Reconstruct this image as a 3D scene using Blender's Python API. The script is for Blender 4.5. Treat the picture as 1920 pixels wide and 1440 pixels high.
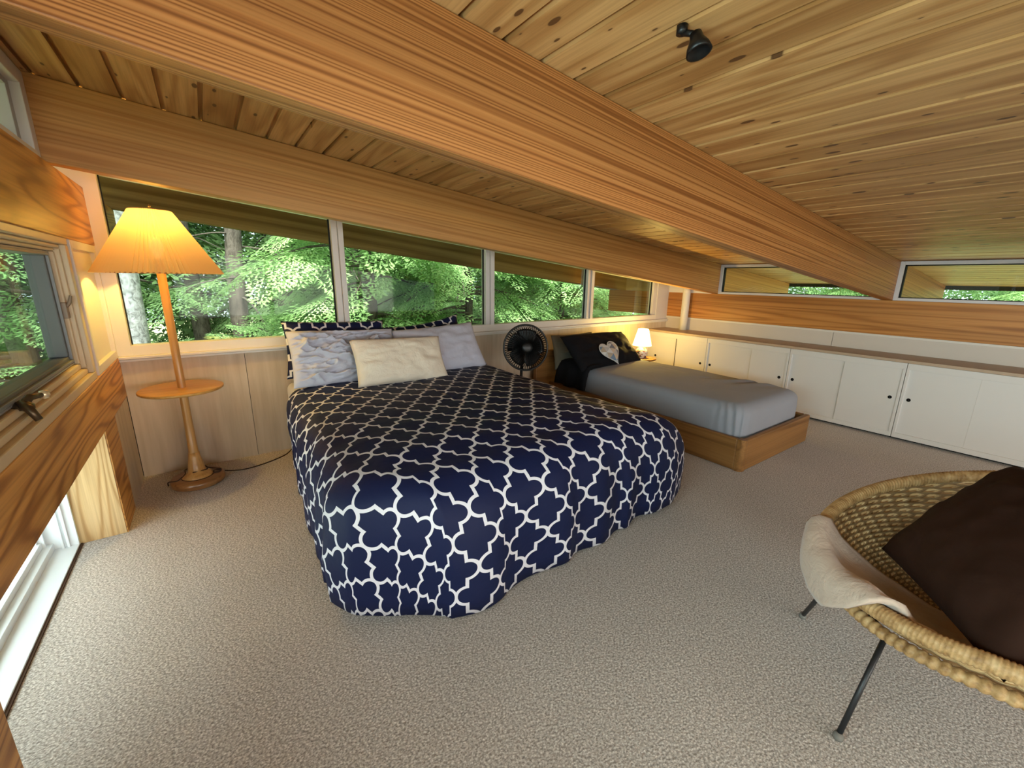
import bpy, math, random
import numpy as np
from mathutils import Vector, Matrix, noise as mnoise

for o in list(bpy.data.objects):
    bpy.data.objects.remove(o)
scn = bpy.context.scene
col = scn.collection
R = math.radians

# ------------------------------------------------------------------ camera
CAM_H = 1.30
yaw, pitch, roll, FPX = 0.621291591, -0.24433414, 0.0135038743, 791.403
fw = Vector((math.sin(yaw) * math.cos(pitch), math.cos(yaw) * math.cos(pitch), math.sin(pitch)))
rt = Vector((math.cos(yaw), -math.sin(yaw), 0))
up = rt.cross(fw)
rt2 = math.cos(roll) * rt + math.sin(roll) * up
up2 = -math.sin(roll) * rt + math.cos(roll) * up
cam_d = bpy.data.cameras.new('camera')
cam_d.sensor_width = 36.0
cam_d.lens = FPX / 1920 * 36.0
cam_d.clip_start = 0.03
cam = bpy.data.objects.new('camera', cam_d)
M = Matrix((rt2, up2, -fw)).transposed().to_4x4()
M.translation = (0, 0, CAM_H)
cam.matrix_world = M
col.objects.link(cam)
scn.camera = cam

# ------------------------------------------------------------------ light
world = bpy.data.worlds.new('world')
scn.world = world
world.use_nodes = True
wn = world.node_tree
wn.nodes.clear()
w_out = wn.nodes.new('ShaderNodeOutputWorld')
w_bg = wn.nodes.new('ShaderNodeBackground')
w_bg.inputs['Color'].default_value = (0.80, 0.92, 1.0, 1)
w_bg.inputs['Strength'].default_value = 2.4
wn.links.new(w_bg.outputs[0], w_out.inputs[0])

sun_d = bpy.data.lights.new('sun', 'SUN')
sun_d.energy = 20.0
sun_d.angle = R(30)
sun_d.color = (1.0, 0.96, 0.88)
sun = bpy.data.objects.new('sun', sun_d)
sun.rotation_euler = (R(28), 0, R(-14))      # high sun from behind the house, on to the trees
col.objects.link(sun)

def area(name, loc, rot, sx, sy, power, color):
    d = bpy.data.lights.new(name, 'AREA')
    d.shape = 'RECTANGLE'
    d.size, d.size_y = sx, sy
    d.energy = power
    d.color = color
    o = bpy.data.objects.new(name, d)
    o.location = loc
    o.rotation_euler = rot
    col.objects.link(o)
    return o
# area lights added at the openings to brighten the room beyond the sky's light
DAY = (0.80, 0.93, 1.0)
area('day_fill_rear', (1.7, -3.62, 1.05), (R(90), 0, 0), 4.4, 1.15, 120, (1.0, 0.94, 0.84))
area('day_fill_left', (-0.80, 0.18, 1.12), (0, R(-90), 0), 0.60, 1.5, 85, DAY)
area('day_fill_left_rear', (-0.80, -2.0, 1.12), (0, R(-90), 0), 0.60, 2.6, 100, DAY)
area('day_fill_low', (-0.90, 1.95, 0.28), (0, R(-90), 0), 0.40, 1.35, 8, DAY)

scn.view_settings.view_transform = 'Standard'
scn.view_settings.look = 'None'
scn.view_settings.exposure = 0.0
scn.view_settings.gamma = 1.0
scn.view_settings.use_curve_mapping = False
scn.cycles.use_denoising = True
scn.cycles.max_bounces = 10
scn.cycles.diffuse_bounces = 5
scn.cycles.transparent_max_bounces = 16
scn.cycles.sample_clamp_indirect = 6.0

# ------------------------------------------------------------------ node helpers
class NT:
    def __init__(s, name):
        s.m = bpy.data.materials.new(name)
        s.m.use_nodes = True
        s.t = s.m.node_tree
        s.t.nodes.clear()
        s.out = s.t.nodes.new('ShaderNodeOutputMaterial')
    def n(s, typ, ins=None, **kw):
        nd = s.t.nodes.new('ShaderNode' + typ)
        for k, v in kw.items():
            setattr(nd, k, v)
        if ins:
            for k, v in ins.items():
                s.set(nd.inputs[k], v)
        return nd
    def set(s, sock, v):
        if isinstance(v, bpy.types.NodeSocket):
            s.t.links.new(v, sock)
        elif isinstance(v, (tuple, list)) and sock.type == 'RGBA' and len(v) == 3:
            sock.default_value = (*v, 1)
        else:
            sock.default_value = v
    def math(s, op, a, b=None, c=None):
        nd = s.t.nodes.new('ShaderNodeMath')
        nd.operation = op
        for i, v in enumerate((a, b, c)):
            if v is not None:
                s.set(nd.inputs[i], v)
        return nd.outputs[0]
    def mix(s, fac, a, b, mode='MIX'):
        nd = s.t.nodes.new('ShaderNodeMix')
        nd.data_type = 'RGBA'
        nd.blend_type = mode
        s.set(nd.inputs[0], fac)
        s.set(nd.inputs[6], a)
        s.set(nd.inputs[7], b)
        return nd.outputs[2]
    def ramp(s, fac, stops, interp='LINEAR'):
        nd = s.t.nodes.new('ShaderNodeValToRGB')
        cr = nd.color_ramp
        cr.interpolation = interp
        while len(cr.elements) < len(stops):
            cr.elements.new(0.5)
        for e, (p, c) in zip(cr.elements, stops):
            e.position = p
            e.color = (*c, 1) if len(c) == 3 else c
        s.set(nd.inputs[0], fac)
        return nd.outputs[0]
    def coord(s, kind='Object', scale=(1, 1, 1), rot=(0, 0, 0), loc=(0, 0, 0)):
        tc = s.n('TexCoord')
        mp = s.n('Mapping', {'Vector': tc.outputs[kind]})
        mp.inputs['Scale'].default_value = scale
        mp.inputs['Rotation'].default_value = rot
        mp.inputs['Location'].default_value = loc
        return mp.outputs[0]
    def noise(s, vec, scale=5, detail=3, rough=0.5, dist=0.0):
        nd = s.n('TexNoise', {'Vector': vec, 'Scale': scale, 'Detail': detail, 'Roughness': rough, 'Distortion': dist})
        return nd.outputs[0]
    def bump(s, h, strength=0.3, dist=0.01):
        return s.n('Bump', {'Height': h, 'Strength': strength, 'Distance': dist}).outputs[0]
    def bsdf(s, base, rough=0.5, spec=0.3, normal=None, **kw):
        b = s.n('BsdfPrincipled')
        s.set(b.inputs['Base Color'], base)
        s.set(b.inputs['Roughness'], rough)
        s.set(b.inputs['Specular IOR Level'], spec)
        if normal is not None:
            s.set(b.inputs['Normal'], normal)
        for k, v in kw.items():
            s.set(b.inputs[k.replace('_', ' ')], v)
        return b.outputs[0]
    def done(s, sh):
        s.t.links.new(sh, s.out.inputs[0])
        return s.m

SLOPE = 0.1098
SL_A = math.atan(SLOPE)

def plain(name, base, rough=0.5, spec=0.3, var=0.0, bump=0.0, bscale=200, metal=0.0):
    t = NT(name)
    c = base
    v = t.coord()
    if var:
        n = t.noise(v, 6, 4, 0.6)
        c = t.mix(n, tuple(x * (1 - var) for x in base), tuple(min(1, x * (1 + var)) for x in base))
    nm = t.bump(t.noise(v, bscale, 2), bump, 0.004) if bump else None
    return t.done(t.bsdf(c, rough, spec, nm, Metallic=metal))

def wood(name, dark, mid, light, axis='x', freq=9.0, across=3.0, along=0.35, rough=0.42, spec=0.35, sloped=False, contrast=1.0, fine=90, seed=0.0):
    """Cathedral grain: contour lines of a stretched noise, plus fine fibre streaks along the axis."""
    t = NT(name)
    rot = (0, -SL_A, 0) if sloped else (0, 0, 0)
    base = t.coord('Object', (1, 1, 1), rot, (seed, seed * 0.7, seed * 1.3))
    def st(al, ac):
        mp = t.n('Mapping', {'Vector': base})
        sc = [ac, ac, ac]
        sc['xyz'.index(axis)] = al
        mp.inputs['Scale'].default_value = sc
        return mp.outputs[0]
    field = t.noise(st(along, across), 1.0, 1.5, 0.4)
    wig = t.noise(st(2.0, 14), 1.0, 2, 0.5)
    f = t.math('MULTIPLY', field, freq * 6.2832)
    f = t.math('ADD', f, t.math('MULTIPLY', wig, 1.6))
    rings = t.math('MULTIPLY_ADD', t.math('SINE', f), 0.5, 0.5)
    rings = t.math('POWER', rings, 1.6)
    fib = t.noise(st(1.2, fine), 1.0, 3, 0.6)
    broad = t.noise(st(0.25, 5.0), 1.0, 2, 0.5)
    c = t.ramp(rings, [(0.0, light), (0.55, mid), (1.0, dark)])
    c = t.mix(t.math('MULTIPLY', t.math('SUBTRACT', 1.0, contrast), 1.0), c, mid)
    c2 = t.ramp(fib, [(0.3, (0.72, 0.68, 0.62)), (0.55, (1, 1, 1)), (0.75, (1.12, 1.1, 1.05))])
    c = t.mix(0.8, c, c2, 'MULTIPLY')
    c3 = t.ramp(broad, [(0.3, (0.78, 0.74, 0.7)), (0.5, (1, 1, 1)), (0.7, (1.15, 1.13, 1.1))])
    c = t.mix(0.8, c, c3, 'MULTIPLY')
    nm = t.bump(fib, 0.08, 0.003)
    return t.done(t.bsdf(c, rough, spec, nm))

def ceiling_mat(name):
    t = NT(name)
    base = t.coord('Object')
    sep = t.n('SeparateXYZ', {0: base})
    pid = t.math('FLOOR', t.math('DIVIDE', t.math('ADD', sep.outputs[0], 0.478), 0.1403))
    wnz = t.n('TexWhiteNoise', {'W': pid}, noise_dimensions='1D')
    rnd = wnz.outputs['Value']
    off = t.math('MULTIPLY', rnd, 37.0)
    def vec(sx, sy):
        cb = t.n('CombineXYZ', {0: t.math('MULTIPLY', sep.outputs[0], sx),
                                1: t.math('ADD', t.math('MULTIPLY', sep.outputs[1], sy), off), 2: off})
        return cb.outputs[0]
    field = t.noise(vec(7.0, 0.7), 1.0, 1.5, 0.4)
    wig = t.noise(vec(40, 3), 1.0, 2)
    f = t.math('ADD', t.math('MULTIPLY', field, 40), t.math('MULTIPLY', wig, 2.0))
    rings = t.math('MULTIPLY_ADD', t.math('SINE', f), 0.5, 0.5)
    fib = t.noise(vec(130, 2.0), 1.0, 3, 0.6)
    c = t.ramp(rings, [(0, (0.58, 0.335, 0.135)), (0.6, (0.51, 0.28, 0.104)), (1, (0.42, 0.21, 0.072))])
    c = t.mix(0.8, c, t.ramp(fib, [(0.3, (0.75, 0.72, 0.66)), (0.55, (1, 1, 1)), (0.8, (1.12, 1.1, 1.05))]), 'MULTIPLY')
    c = t.mix(1.0, c, t.ramp(rnd, [(0, (0.80, 0.76, 0.70)), (0.5, (1, 1, 1)), (1, (1.12, 1.14, 1.16))]), 'MULTIPLY')
    vo = t.n('TexVoronoi', {'Vector': vec(13.0, 4.6), 'Scale': 1.0, 'Randomness': 1.0}, voronoi_dimensions='2D')
    keep = t.n('SeparateColor', {0: vo.outputs['Color']}).outputs[0]
    size = t.math('MULTIPLY', t.math('SUBTRACT', keep, 0.34), 0.21)
    k = t.math('SUBTRACT', size, vo.outputs['Distance'])
    kn = t.math('MULTIPLY', k, 40.0)
    kn = t.n('Clamp', {0: kn}).outputs[0]
    c = t.mix(t.math('MULTIPLY', kn, 0.92), c, (0.026, 0.012, 0.006))
    halo = t.n('Clamp', {0: t.math('MULTIPLY', t.math('ADD', k, 0.05), 10.0)}).outputs[0]
    c = t.mix(t.math('MULTIPLY', halo, 0.35), c, (0.22, 0.09, 0.03))
    return t.done(t.bsdf(c, 0.38, 0.4, t.bump(fib, 0.06, 0.002)))

def carpet_mat(name):
    t = NT(name)
    v = t.coord('Object', (1, 1, 1), (0, 0, R(12)))
    n1 = t.noise(t.coord('Object', (0.8, 1.2, 1), (0, 0, R(35))), 150, 2, 0.7)
    vo = t.n('TexVoronoi', {'Vector': v, 'Scale': 130.0}, voronoi_dimensions='2D')
    big = t.noise(v, 1.2, 3, 0.5)
    c = t.ramp(n1, [(0.34, (0.20, 0.175, 0.155)), (0.5, (0.53, 0.48, 0.435)), (0.66, (0.84, 0.79, 0.73))])
    c = t.mix(t.math('MULTIPLY', vo.outputs['Distance'], 0.75), c, (0.25, 0.22, 0.19))
    c = t.mix(1.0, c, t.ramp(big, [(0.35, (0.93, 0.93, 0.93)), (0.65, (1.05, 1.05, 1.05))]), 'MULTIPLY')
    h = t.math('SUBTRACT', t.math('MULTIPLY', n1, 0.8), vo.outputs['Distance'])
    return t.done(t.bsdf(c, 0.95, 0.05, t.bump(h, 0.4, 0.003), Sheen_Weight=0.15))

def plywood_mat(name):
    t = NT(name)
    g = t.noise(t.coord('Object', (26, 26, 1.6)), 1.0, 3, 0.6)
    b = t.noise(t.coord('Object', (5, 5, 0.8)), 1.0, 3, 0.5, 1.0)
    c = t.ramp(g, [(0.3, (0.52, 0.415, 0.30)), (0.5, (0.58, 0.47, 0.345)), (0.7, (0.63, 0.52, 0.395))])
    c = t.mix(0.7, c, t.ramp(b, [(0.3, (0.85, 0.82, 0.78)), (0.6, (1, 1, 1)), (0.8, (1.08, 1.07, 1.06))]), 'MULTIPLY')
    return t.done(t.bsdf(c, 0.5, 0.25))

def trellis_mat(name, W=0.0875, H=0.115, tw=0.0130, uvname='UVMap'):
    """Navy cloth printed with a white moorish trellis; W, H are half the width and height of a motif."""
    t = NT(name)
    uv = t.n('UVMap')
    uv.uv_map = uvname
    sep = t.n('SeparateXYZ', {0: uv.outputs[0]})
    def fold(x, P):       # distance to nearest multiple of P ... returns |x - P*round(x/P)| in 0..P/2
        return t.math('PINGPONG', x, P / 2)
    # fold so that motifs of both sublattices land on one quadrant
    x = fold(sep.outputs[0], 2 * W)
    y = fold(sep.outputs[1], 2 * H)
    hi = t.math('GREATER_THAN', y, H / 2)
    def sel(a, b):        # hi ? b : a
        return t.math('ADD', t.math('MULTIPLY', hi, t.math('SUBTRACT', b, a)), a)
    qx = sel(x, t.math('SUBTRACT', W, x))
    qy = sel(y, t.math('SUBTRACT', H, y))
    Rx, Ry = 0.498 * W, 0.45 * W
    Rr = Rx
    cx = W - Rx
    dx = t.math('SUBTRACT', qx, cx)
    ex = t.math('DIVIDE', dx, Rx)
    ey = t.math('DIVIDE', qy, Ry)
    ln = t.math('SQRT', t.math('ADD', t.math('MULTIPLY', ex, ex), t.math('MULTIPLY', ey, ey)))
    sd = t.math('MINIMUM', t.math('MULTIPLY', t.math('SUBTRACT', ln, 1.0), (Rx + Ry) / 2), dx)
    line1 = t.math('LESS_THAN', t.math('ABSOLUTE', sd), tw / 2)
    ya = t.math('ABSOLUTE', t.math('SUBTRACT', y, H / 2))
    xa = t.math('ABSOLUTE', t.math('SUBTRACT', x, W / 2))
    line2 = t.math('MULTIPLY', t.math('LESS_THAN', ya, tw / 2), t.math('LESS_THAN', xa, (W / 2 - Rr) + tw / 2))
    ln_ = t.math('MAXIMUM', line1, line2)
    v = t.coord('Object')
    c = t.mix(ln_, (0.0058, 0.0108, 0.050), (0.72, 0.72, 0.78))
    nm = t.bump(t.noise(v, 9, 3, 0.55), 0.16, 0.03)
    return t.done(t.bsdf(c, 0.6, 0.22, nm))

def cloth_mat(name, base, rough=0.85, wr=0.25, wscale=10, sheen=0.1, var=0.06):
    t = NT(name)
    v = t.coord('Object')
    n = t.noise(v, wscale, 4, 0.55, 0.6)
    f = t.noise(v, 420, 1)
    c = t.mix(t.noise(v, 5, 3), tuple(x * (1 - var) for x in base), tuple(min(1, x * (1 + var)) for x in base))
    h = t.math('ADD', n, t.math('MULTIPLY', f, 0.03))
    return t.done(t.bsdf(c, rough, 0.15, t.bump(h, wr, 0.03), Sheen_Weight=sheen))

def glass_mat(name, tint=(0.97, 1.0, 0.98), refl=0.16):
    t = NT(name)
    tr = t.n('BsdfTransparent', {'Color': tint})
    gl = t.n('BsdfGlossy', {'Roughness': 0.0, 'Color': (1, 1, 1)})
    fr = t.n('Fresnel', {'IOR': 1.45})
    mx = t.n('MixShader', {0: t.math('MULTIPLY', fr.outputs[0], refl), 1: tr.outputs[0], 2: gl.outputs[0]})
    return t.done(mx.outputs[0])

def translucent_mat(name, base, trans, fac=0.5, rough=0.8, emit=None, estr=0.0, open_=0.0, open_col=(1, 1, 1)):
    t = NT(name)
    d = t.n('BsdfDiffuse', {'Color': base, 'Roughness': rough})
    tl = t.n('BsdfTranslucent', {'Color': trans})
    mx = t.n('MixShader', {0: fac, 1: d.outputs[0], 2: tl.outputs[0]})
    sh = mx.outputs[0]
    if open_:
        tp = t.n('BsdfTransparent', {'Color': open_col})
        sh = t.n('MixShader', {0: open_, 1: sh, 2: tp.outputs[0]}).outputs[0]
    if emit:
        e = t.n('Emission', {'Color': emit, 'Strength': estr})
        sh = t.n('AddShader', {0: sh, 1: e.outputs[0]}).outputs[0]
    return t.done(sh)

def leaf_mat(name, a, b, c3):
    t = NT(name)
    oi = t.n('ObjectInfo')
    v = t.coord('Object')
    n = t.noise(v, 3.5, 2, 0.6)
    n2 = t.noise(v, 30, 1, 0.5)
    c = t.ramp(n, [(0.3, a), (0.5, b), (0.7, c3)])
    c = t.mix(0.6, c, t.ramp(n2, [(0.3, (0.6, 0.65, 0.6)), (0.6, (1.15, 1.12, 1.0))]), 'MULTIPLY')
    d = t.n('BsdfDiffuse', {'Color': c})
    tl = t.n('BsdfTranslucent', {'Color': c})
    mx = t.n('MixShader', {0: 0.4, 1: d.outputs[0], 2: tl.outputs[0]})
    return t.done(mx.outputs[0])

def bark_mat(name, a, b, zs=0.35):
    t = NT(name)
    n = t.noise(t.coord('Object', (1, 1, zs)), 22, 5, 0.7, 0.8)
    n2 = t.noise(t.coord('Object', (1, 1, 0.6)), 3, 2)
    c = t.ramp(n, [(0.35, a), (0.6, b)])
    c = t.mix(0.6, c, t.ramp(n2, [(0.3, (0.7, 0.7, 0.7)), (0.7, (1.1, 1.1, 1.1))]), 'MULTIPLY')
    return t.done(t.bsdf(c, 0.95, 0.1, t.bump(n, 0.6, 0.02)))

def shell_mat(name):
    t = NT(name)
    n = t.noise(t.coord('Object'), 40, 4, 0.65)
    n2 = t.noise(t.coord('Object'), 7, 3, 0.6)
    c = t.ramp(n, [(0.3, (0.24, 0.125, 0.045)), (0.5, (0.46, 0.28, 0.12)), (0.75, (0.62, 0.43, 0.22))])
    c = t.mix(0.6, c, t.ramp(n2, [(0.3, (0.65, 0.6, 0.55)), (0.6, (1.05, 1.03, 1.0))]), 'MULTIPLY')
    return t.done(t.bsdf(c, 0.5, 0.3))

MAT = {}
MAT['carpet'] = carpet_mat('carpet')
MAT['ceiling'] = ceiling_mat('pine_planks')
MAT['beam'] = wood('fir_beam', (0.19, 0.066, 0.015), (0.33, 0.130, 0.036), (0.43, 0.195, 0.062), 'x', 42, 9.0, 0.014, sloped=True, contrast=0.85, fine=160)
MAT['beam_far'] = wood('fir_beam_far', (0.33, 0.135, 0.035), (0.50, 0.235, 0.068), (0.58, 0.305, 0.10), 'x', 16, 7.0, 0.05, sloped=True, contrast=0.5, seed=3.1)
MAT['beam_out'] = wood('weathered_beam', (0.13, 0.08, 0.025), (0.22, 0.145, 0.05), (0.30, 0.205, 0.08), 'x', 8, 4.0, 0.1, sloped=True, contrast=0.6, rough=0.8, spec=0.1)
MAT['rail'] = wood('oiled_fir', (0.26, 0.095, 0.018), (0.54, 0.25, 0.058), (0.66, 0.34, 0.095), 'y', 15, 5.0, 0.5, contrast=0.75, seed=1.7)
MAT['ledger'] = wood('oiled_fir_right', (0.25, 0.088, 0.016), (0.46, 0.195, 0.045), (0.53, 0.25, 0.068), 'y', 15, 5.5, 0.10, contrast=0.55, seed=5.2)
MAT['post'] = wood('pale_fir_post', (0.40, 0.22, 0.08), (0.58, 0.38, 0.175), (0.64, 0.44, 0.22), 'z', 14, 6, 0.8, contrast=0.8, seed=2.3)
MAT['trim'] = plain('white_trim', (0.70, 0.66, 0.60), 0.35, 0.4, 0.03)
MAT['mullion'] = plain('mullion_paint', (0.62, 0.59, 0.565), 0.35, 0.4, 0.03)
MAT['lowframe'] = plain('white_frame', (0.80, 0.84, 0.86), 0.3, 0.4, 0.02)
MAT['lilac'] = plain('grey_window_paint', (0.60, 0.58, 0.60), 0.4, 0.4, 0.03)
MAT['creamwood'] = plain('clear_pine_frame', (0.64, 0.49, 0.31), 0.4, 0.35, 0.08)
MAT['greyframe'] = plain('sash_grey', (0.10, 0.10, 0.10), 0.45, 0.4, 0.1)
MAT['gasket'] = plain('dark_gasket', (0.012, 0.012, 0.012), 0.6, 0.2)
MAT['plywood'] = plywood_mat('pickled_plywood')
MAT['white'] = plain('white_wall', (0.74, 0.70, 0.64), 0.5, 0.3, 0.03)
MAT['cab'] = plain('cabinet_paint', (0.65, 0.63, 0.60), 0.4, 0.35, 0.02)
MAT['laminate'] = plain('tan_worktop', (0.44, 0.33, 0.23), 0.45, 0.3, 0.06)
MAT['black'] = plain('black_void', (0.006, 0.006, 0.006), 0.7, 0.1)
MAT['glass'] = glass_mat('window_glass')
MAT['glass_dull'] = glass_mat('screened_glass', (0.80, 0.86, 0.84), 0.3)
MAT['trellis'] = trellis_mat('navy_trellis_cloth')
MAT['sheet_blue'] = cloth_mat('pale_blue_sheet', (0.52, 0.53, 0.60), wr=0.25)
MAT['pillow_blue'] = cloth_mat('blue_grey_pillowcase', (0.50, 0.51, 0.61), wr=0.4, wscale=9)
MAT['pillow_cream'] = cloth_mat('cream_velvet', (0.80, 0.72, 0.59), wr=0.35, wscale=14, sheen=0.25)
MAT['sheet_grey'] = cloth_mat('slate_sheet', (0.29, 0.30, 0.335), wr=0.18, wscale=6)
MAT['black_cloth'] = cloth_mat('black_pillowcase', (0.007, 0.007, 0.009), wr=0.2, sheen=0.0)
MAT['olive_cloth'] = cloth_mat('olive_grey_pillowcase', (0.13, 0.115, 0.08), wr=0.3)
MAT['brown_cloth'] = cloth_mat('dark_brown_velvet', (0.026, 0.010, 0.0055), wr=0.2, sheen=0.0)
MAT['fleece'] = cloth_mat('beige_fleece', (0.56, 0.43, 0.34), wr=0.4, wscale=12, sheen=0.3)
MAT['oak'] = wood('oak_bed', (0.13, 0.055, 0.014), (0.24, 0.112, 0.031), (0.30, 0.15, 0.048), 'x', 5, 7, 0.25, contrast=0.5, seed=6.0)
MAT['oak_y'] = wood('oak_bed_side', (0.13, 0.055, 0.014), (0.24, 0.112, 0.031), (0.30, 0.15, 0.048), 'y', 5, 7, 0.25, contrast=0.5, seed=6.5)
MAT['maple'] = wood('maple_lamp', (0.44, 0.21, 0.055), (0.56, 0.30, 0.095), (0.64, 0.37, 0.14), 'z', 4, 12, 0.6, contrast=0.4, rough=0.3, spec=0.5)
MAT['lampbase'] = wood('walnut_base', (0.17, 0.07, 0.022), (0.28, 0.125, 0.042), (0.36, 0.18, 0.065), 'x', 5, 12, 1.5, contrast=0.5, rough=0.28, spec=0.5)
MAT['cord'] = plain('brown_cord', (0.035, 0.015, 0.008), 0.5, 0.3)
MAT['fanblack'] = plain('black_plastic', (0.005, 0.0055, 0.006), 0.36, 0.35)
MAT['iron'] = plain('black_iron', (0.012, 0.012, 0.013), 0.45, 0.5)
MAT['rubber'] = plain('grey_rubber', (0.16, 0.15, 0.13), 0.7, 0.2)
MAT['bronze'] = plain('bronze_metal', (0.10, 0.065, 0.035), 0.35, 0.5, metal=0.7)
MAT['gold'] = plain('polished_knob', (0.75, 0.60, 0.38), 0.25, 0.5, metal=0.6)
MAT['wicker'] = shell_mat('wicker')
def strand_mat(name):
    t = NT(name)
    uv = t.n('UVMap')
    sp = t.n('SeparateXYZ', {0: uv.outputs[0]})
    row = t.math('FLOOR', sp.outputs[1])
    v = t.n('CombineXYZ', {0: t.math('MULTIPLY', sp.outputs[0], 0.35), 1: t.math('MULTIPLY', row, 7.31), 2: 0.0})
    n = t.noise(v.outputs[0], 1.0, 3, 0.7)
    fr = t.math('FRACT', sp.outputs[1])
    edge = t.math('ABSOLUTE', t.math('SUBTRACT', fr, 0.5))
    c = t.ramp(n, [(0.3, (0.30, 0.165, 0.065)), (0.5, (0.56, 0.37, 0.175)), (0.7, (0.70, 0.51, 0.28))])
    c = t.mix(t.math('MULTIPLY', t.math('GREATER_THAN', edge, 0.40), 0.75), c, (0.10, 0.05, 0.018))  # strand edges darkened, putting the shade of the gaps into the colour
    return t.done(t.bsdf(c, 0.5, 0.3))
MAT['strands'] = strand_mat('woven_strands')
MAT['amber'] = translucent_mat('amber_pleated_shade', (0.80, 0.50, 0.18), (0.42, 0.35, 0.24), 0.22, open_=0.06, open_col=(1.0, 0.85, 0.6))
MAT['ivory'] = translucent_mat('ivory_shade', (0.85, 0.75, 0.55), (0.95, 0.9, 0.75), 0.6, open_=0.25)

# ------------------------------------------------------------------ mesh helpers
class MB:
    def __init__(s):
        s.v, s.f, s.uv = [], [], None
    def add(s, verts, faces):
        b = len(s.v)
        s.v += [tuple(v) for v in verts]
        s.f += [tuple(b + i for i in f) for f in faces]
        return b
    def box(s, x0, x1, y0, y1, z0, z1, sl=0.0, xr=0.0):
        """Box; with sl the z values fall by sl per metre of x beyond xr (a board following the roof)."""
        vs = []
        for z in (z0, z1):
            for (x, y) in ((x0, y0), (x1, y0), (x1, y1), (x0, y1)):
                vs.append((x, y, z - sl * (x - xr)))
        s.add(vs, [(0, 3, 2, 1), (4, 5, 6, 7), (0, 1, 5, 4), (1, 2, 6, 5), (2, 3, 7, 6), (3, 0, 4, 7)])
        return s
    def prism(s, poly, a0, a1, axis='y'):
        n = len(poly)
        def P(p, a):
            return (p[0], a, p[1]) if axis == 'y' else ((a, p[0], p[1]) if axis == 'x' else (p[0], p[1], a))
        s.add([P(p, a0) for p in poly] + [P(p, a1) for p in poly],
              [tuple(range(n - 1, -1, -1)), tuple(range(n, 2 * n))] + [(i, (i + 1) % n, n + (i + 1) % n, n + i) for i in range(n)])
        return s
    def grid(s, rows, closed_u=False, closed_v=False):
        nv, nu = len(rows), len(rows[0])
        b = len(s.v)
        for r in rows:
            s.v += [tuple(p) for p in r]
        for j in range(nv - (0 if closed_v else 1)):
            for i in range(nu - (0 if closed_u else 1)):
                j2, i2 = (j + 1) % nv, (i + 1) % nu
                s.f.append((b + j * nu + i, b + j * nu + i2, b + j2 * nu + i2, b + j2 * nu + i))
        return s
    def tube(s, path, r, n=8, caps=True):
        path = [Vector(p) for p in path]
        rows = []
        prev = None
        for i, p in enumerate(path):
            t = (path[min(i + 1, len(path) - 1)] - path[max(i - 1, 0)]).normalized()
            if prev is None:
                a = Vector((0, 0, 1)) if abs(t.z) < 0.9 else Vector((1, 0, 0))
                u = t.cross(a).normalized()
            else:
                u = (prev - t * prev.dot(t)).normalized()
            prev = u
            w = t.cross(u)
            rr = r[i] if isinstance(r, (list, tuple)) else r
            rows.append([p + (u * math.cos(2 * math.pi * k / n) + w * math.sin(2 * math.pi * k / n)) * rr for k in range(n)])
        b = len(s.v)
        s.grid(rows, closed_u=True)
        if caps:
            s.f.append(tuple(b + k for k in range(n - 1, -1, -1)))
            s.f.append(tuple(b + (len(rows) - 1) * n + k for k in range(n)))
        return s
    def lathe(s, prof, c, n=32, fr=None, cap=True):
        rows = []
        for (r, z) in prof:
            rows.append([(c[0] + (r + (fr(2 * math.pi * k / n, r, z) if fr else 0)) * math.cos(2 * math.pi * k / n),
                          c[1] + (r + (fr(2 * math.pi * k / n, r, z) if fr else 0)) * math.sin(2 * math.pi * k / n), c[2] + z) for k in range(n)])
        b = len(s.v)
        s.grid(rows, closed_u=True)
        if cap:
            s.f.append(tuple(b + k for k in range(n - 1, -1, -1)))
            s.f.append(tuple(b + (len(rows) - 1) * n + k for k in range(n)))
        return s
    def build(s, name, mat, parent=None, smooth=False, bevel=0.0, xf=None, seg=2):
        me = bpy.data.meshes.new(name)
        me.from_pydata([tuple(v) for v in s.v], [], s.f)
        if s.uv is not None:
            l = me.uv_layers.new(name='UVMap')
            vi = np.empty(len(me.loops), dtype=np.int32)
            me.loops.foreach_get('vertex_index', vi)
            l.data.foreach_set('uv', np.asarray(s.uv, dtype=np.float32)[vi].ravel())
        me.validate()
        if xf is not None:
            me.transform(xf)
        bmm = __import__('bmesh').new()
        bmm.from_mesh(me)
        __import__('bmesh').ops.recalc_face_normals(bmm, faces=bmm.faces)
        bmm.to_mesh(me)
        bmm.free()
        me.materials.append(mat)
        if smooth:
            me.polygons.foreach_set('use_smooth', [True] * len(me.polygons))
        o = bpy.data.objects.new(name, me)
        col.objects.link(o)
        if parent is not None:
            o.parent = parent
            o.matrix_parent_inverse = parent.matrix_basis.inverted()
        if bevel:
            bv = o.modifiers.new('bevel', 'BEVEL')
            bv.width = bevel
            bv.segments = seg
            bv.limit_method = 'ANGLE'
        return o

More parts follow.
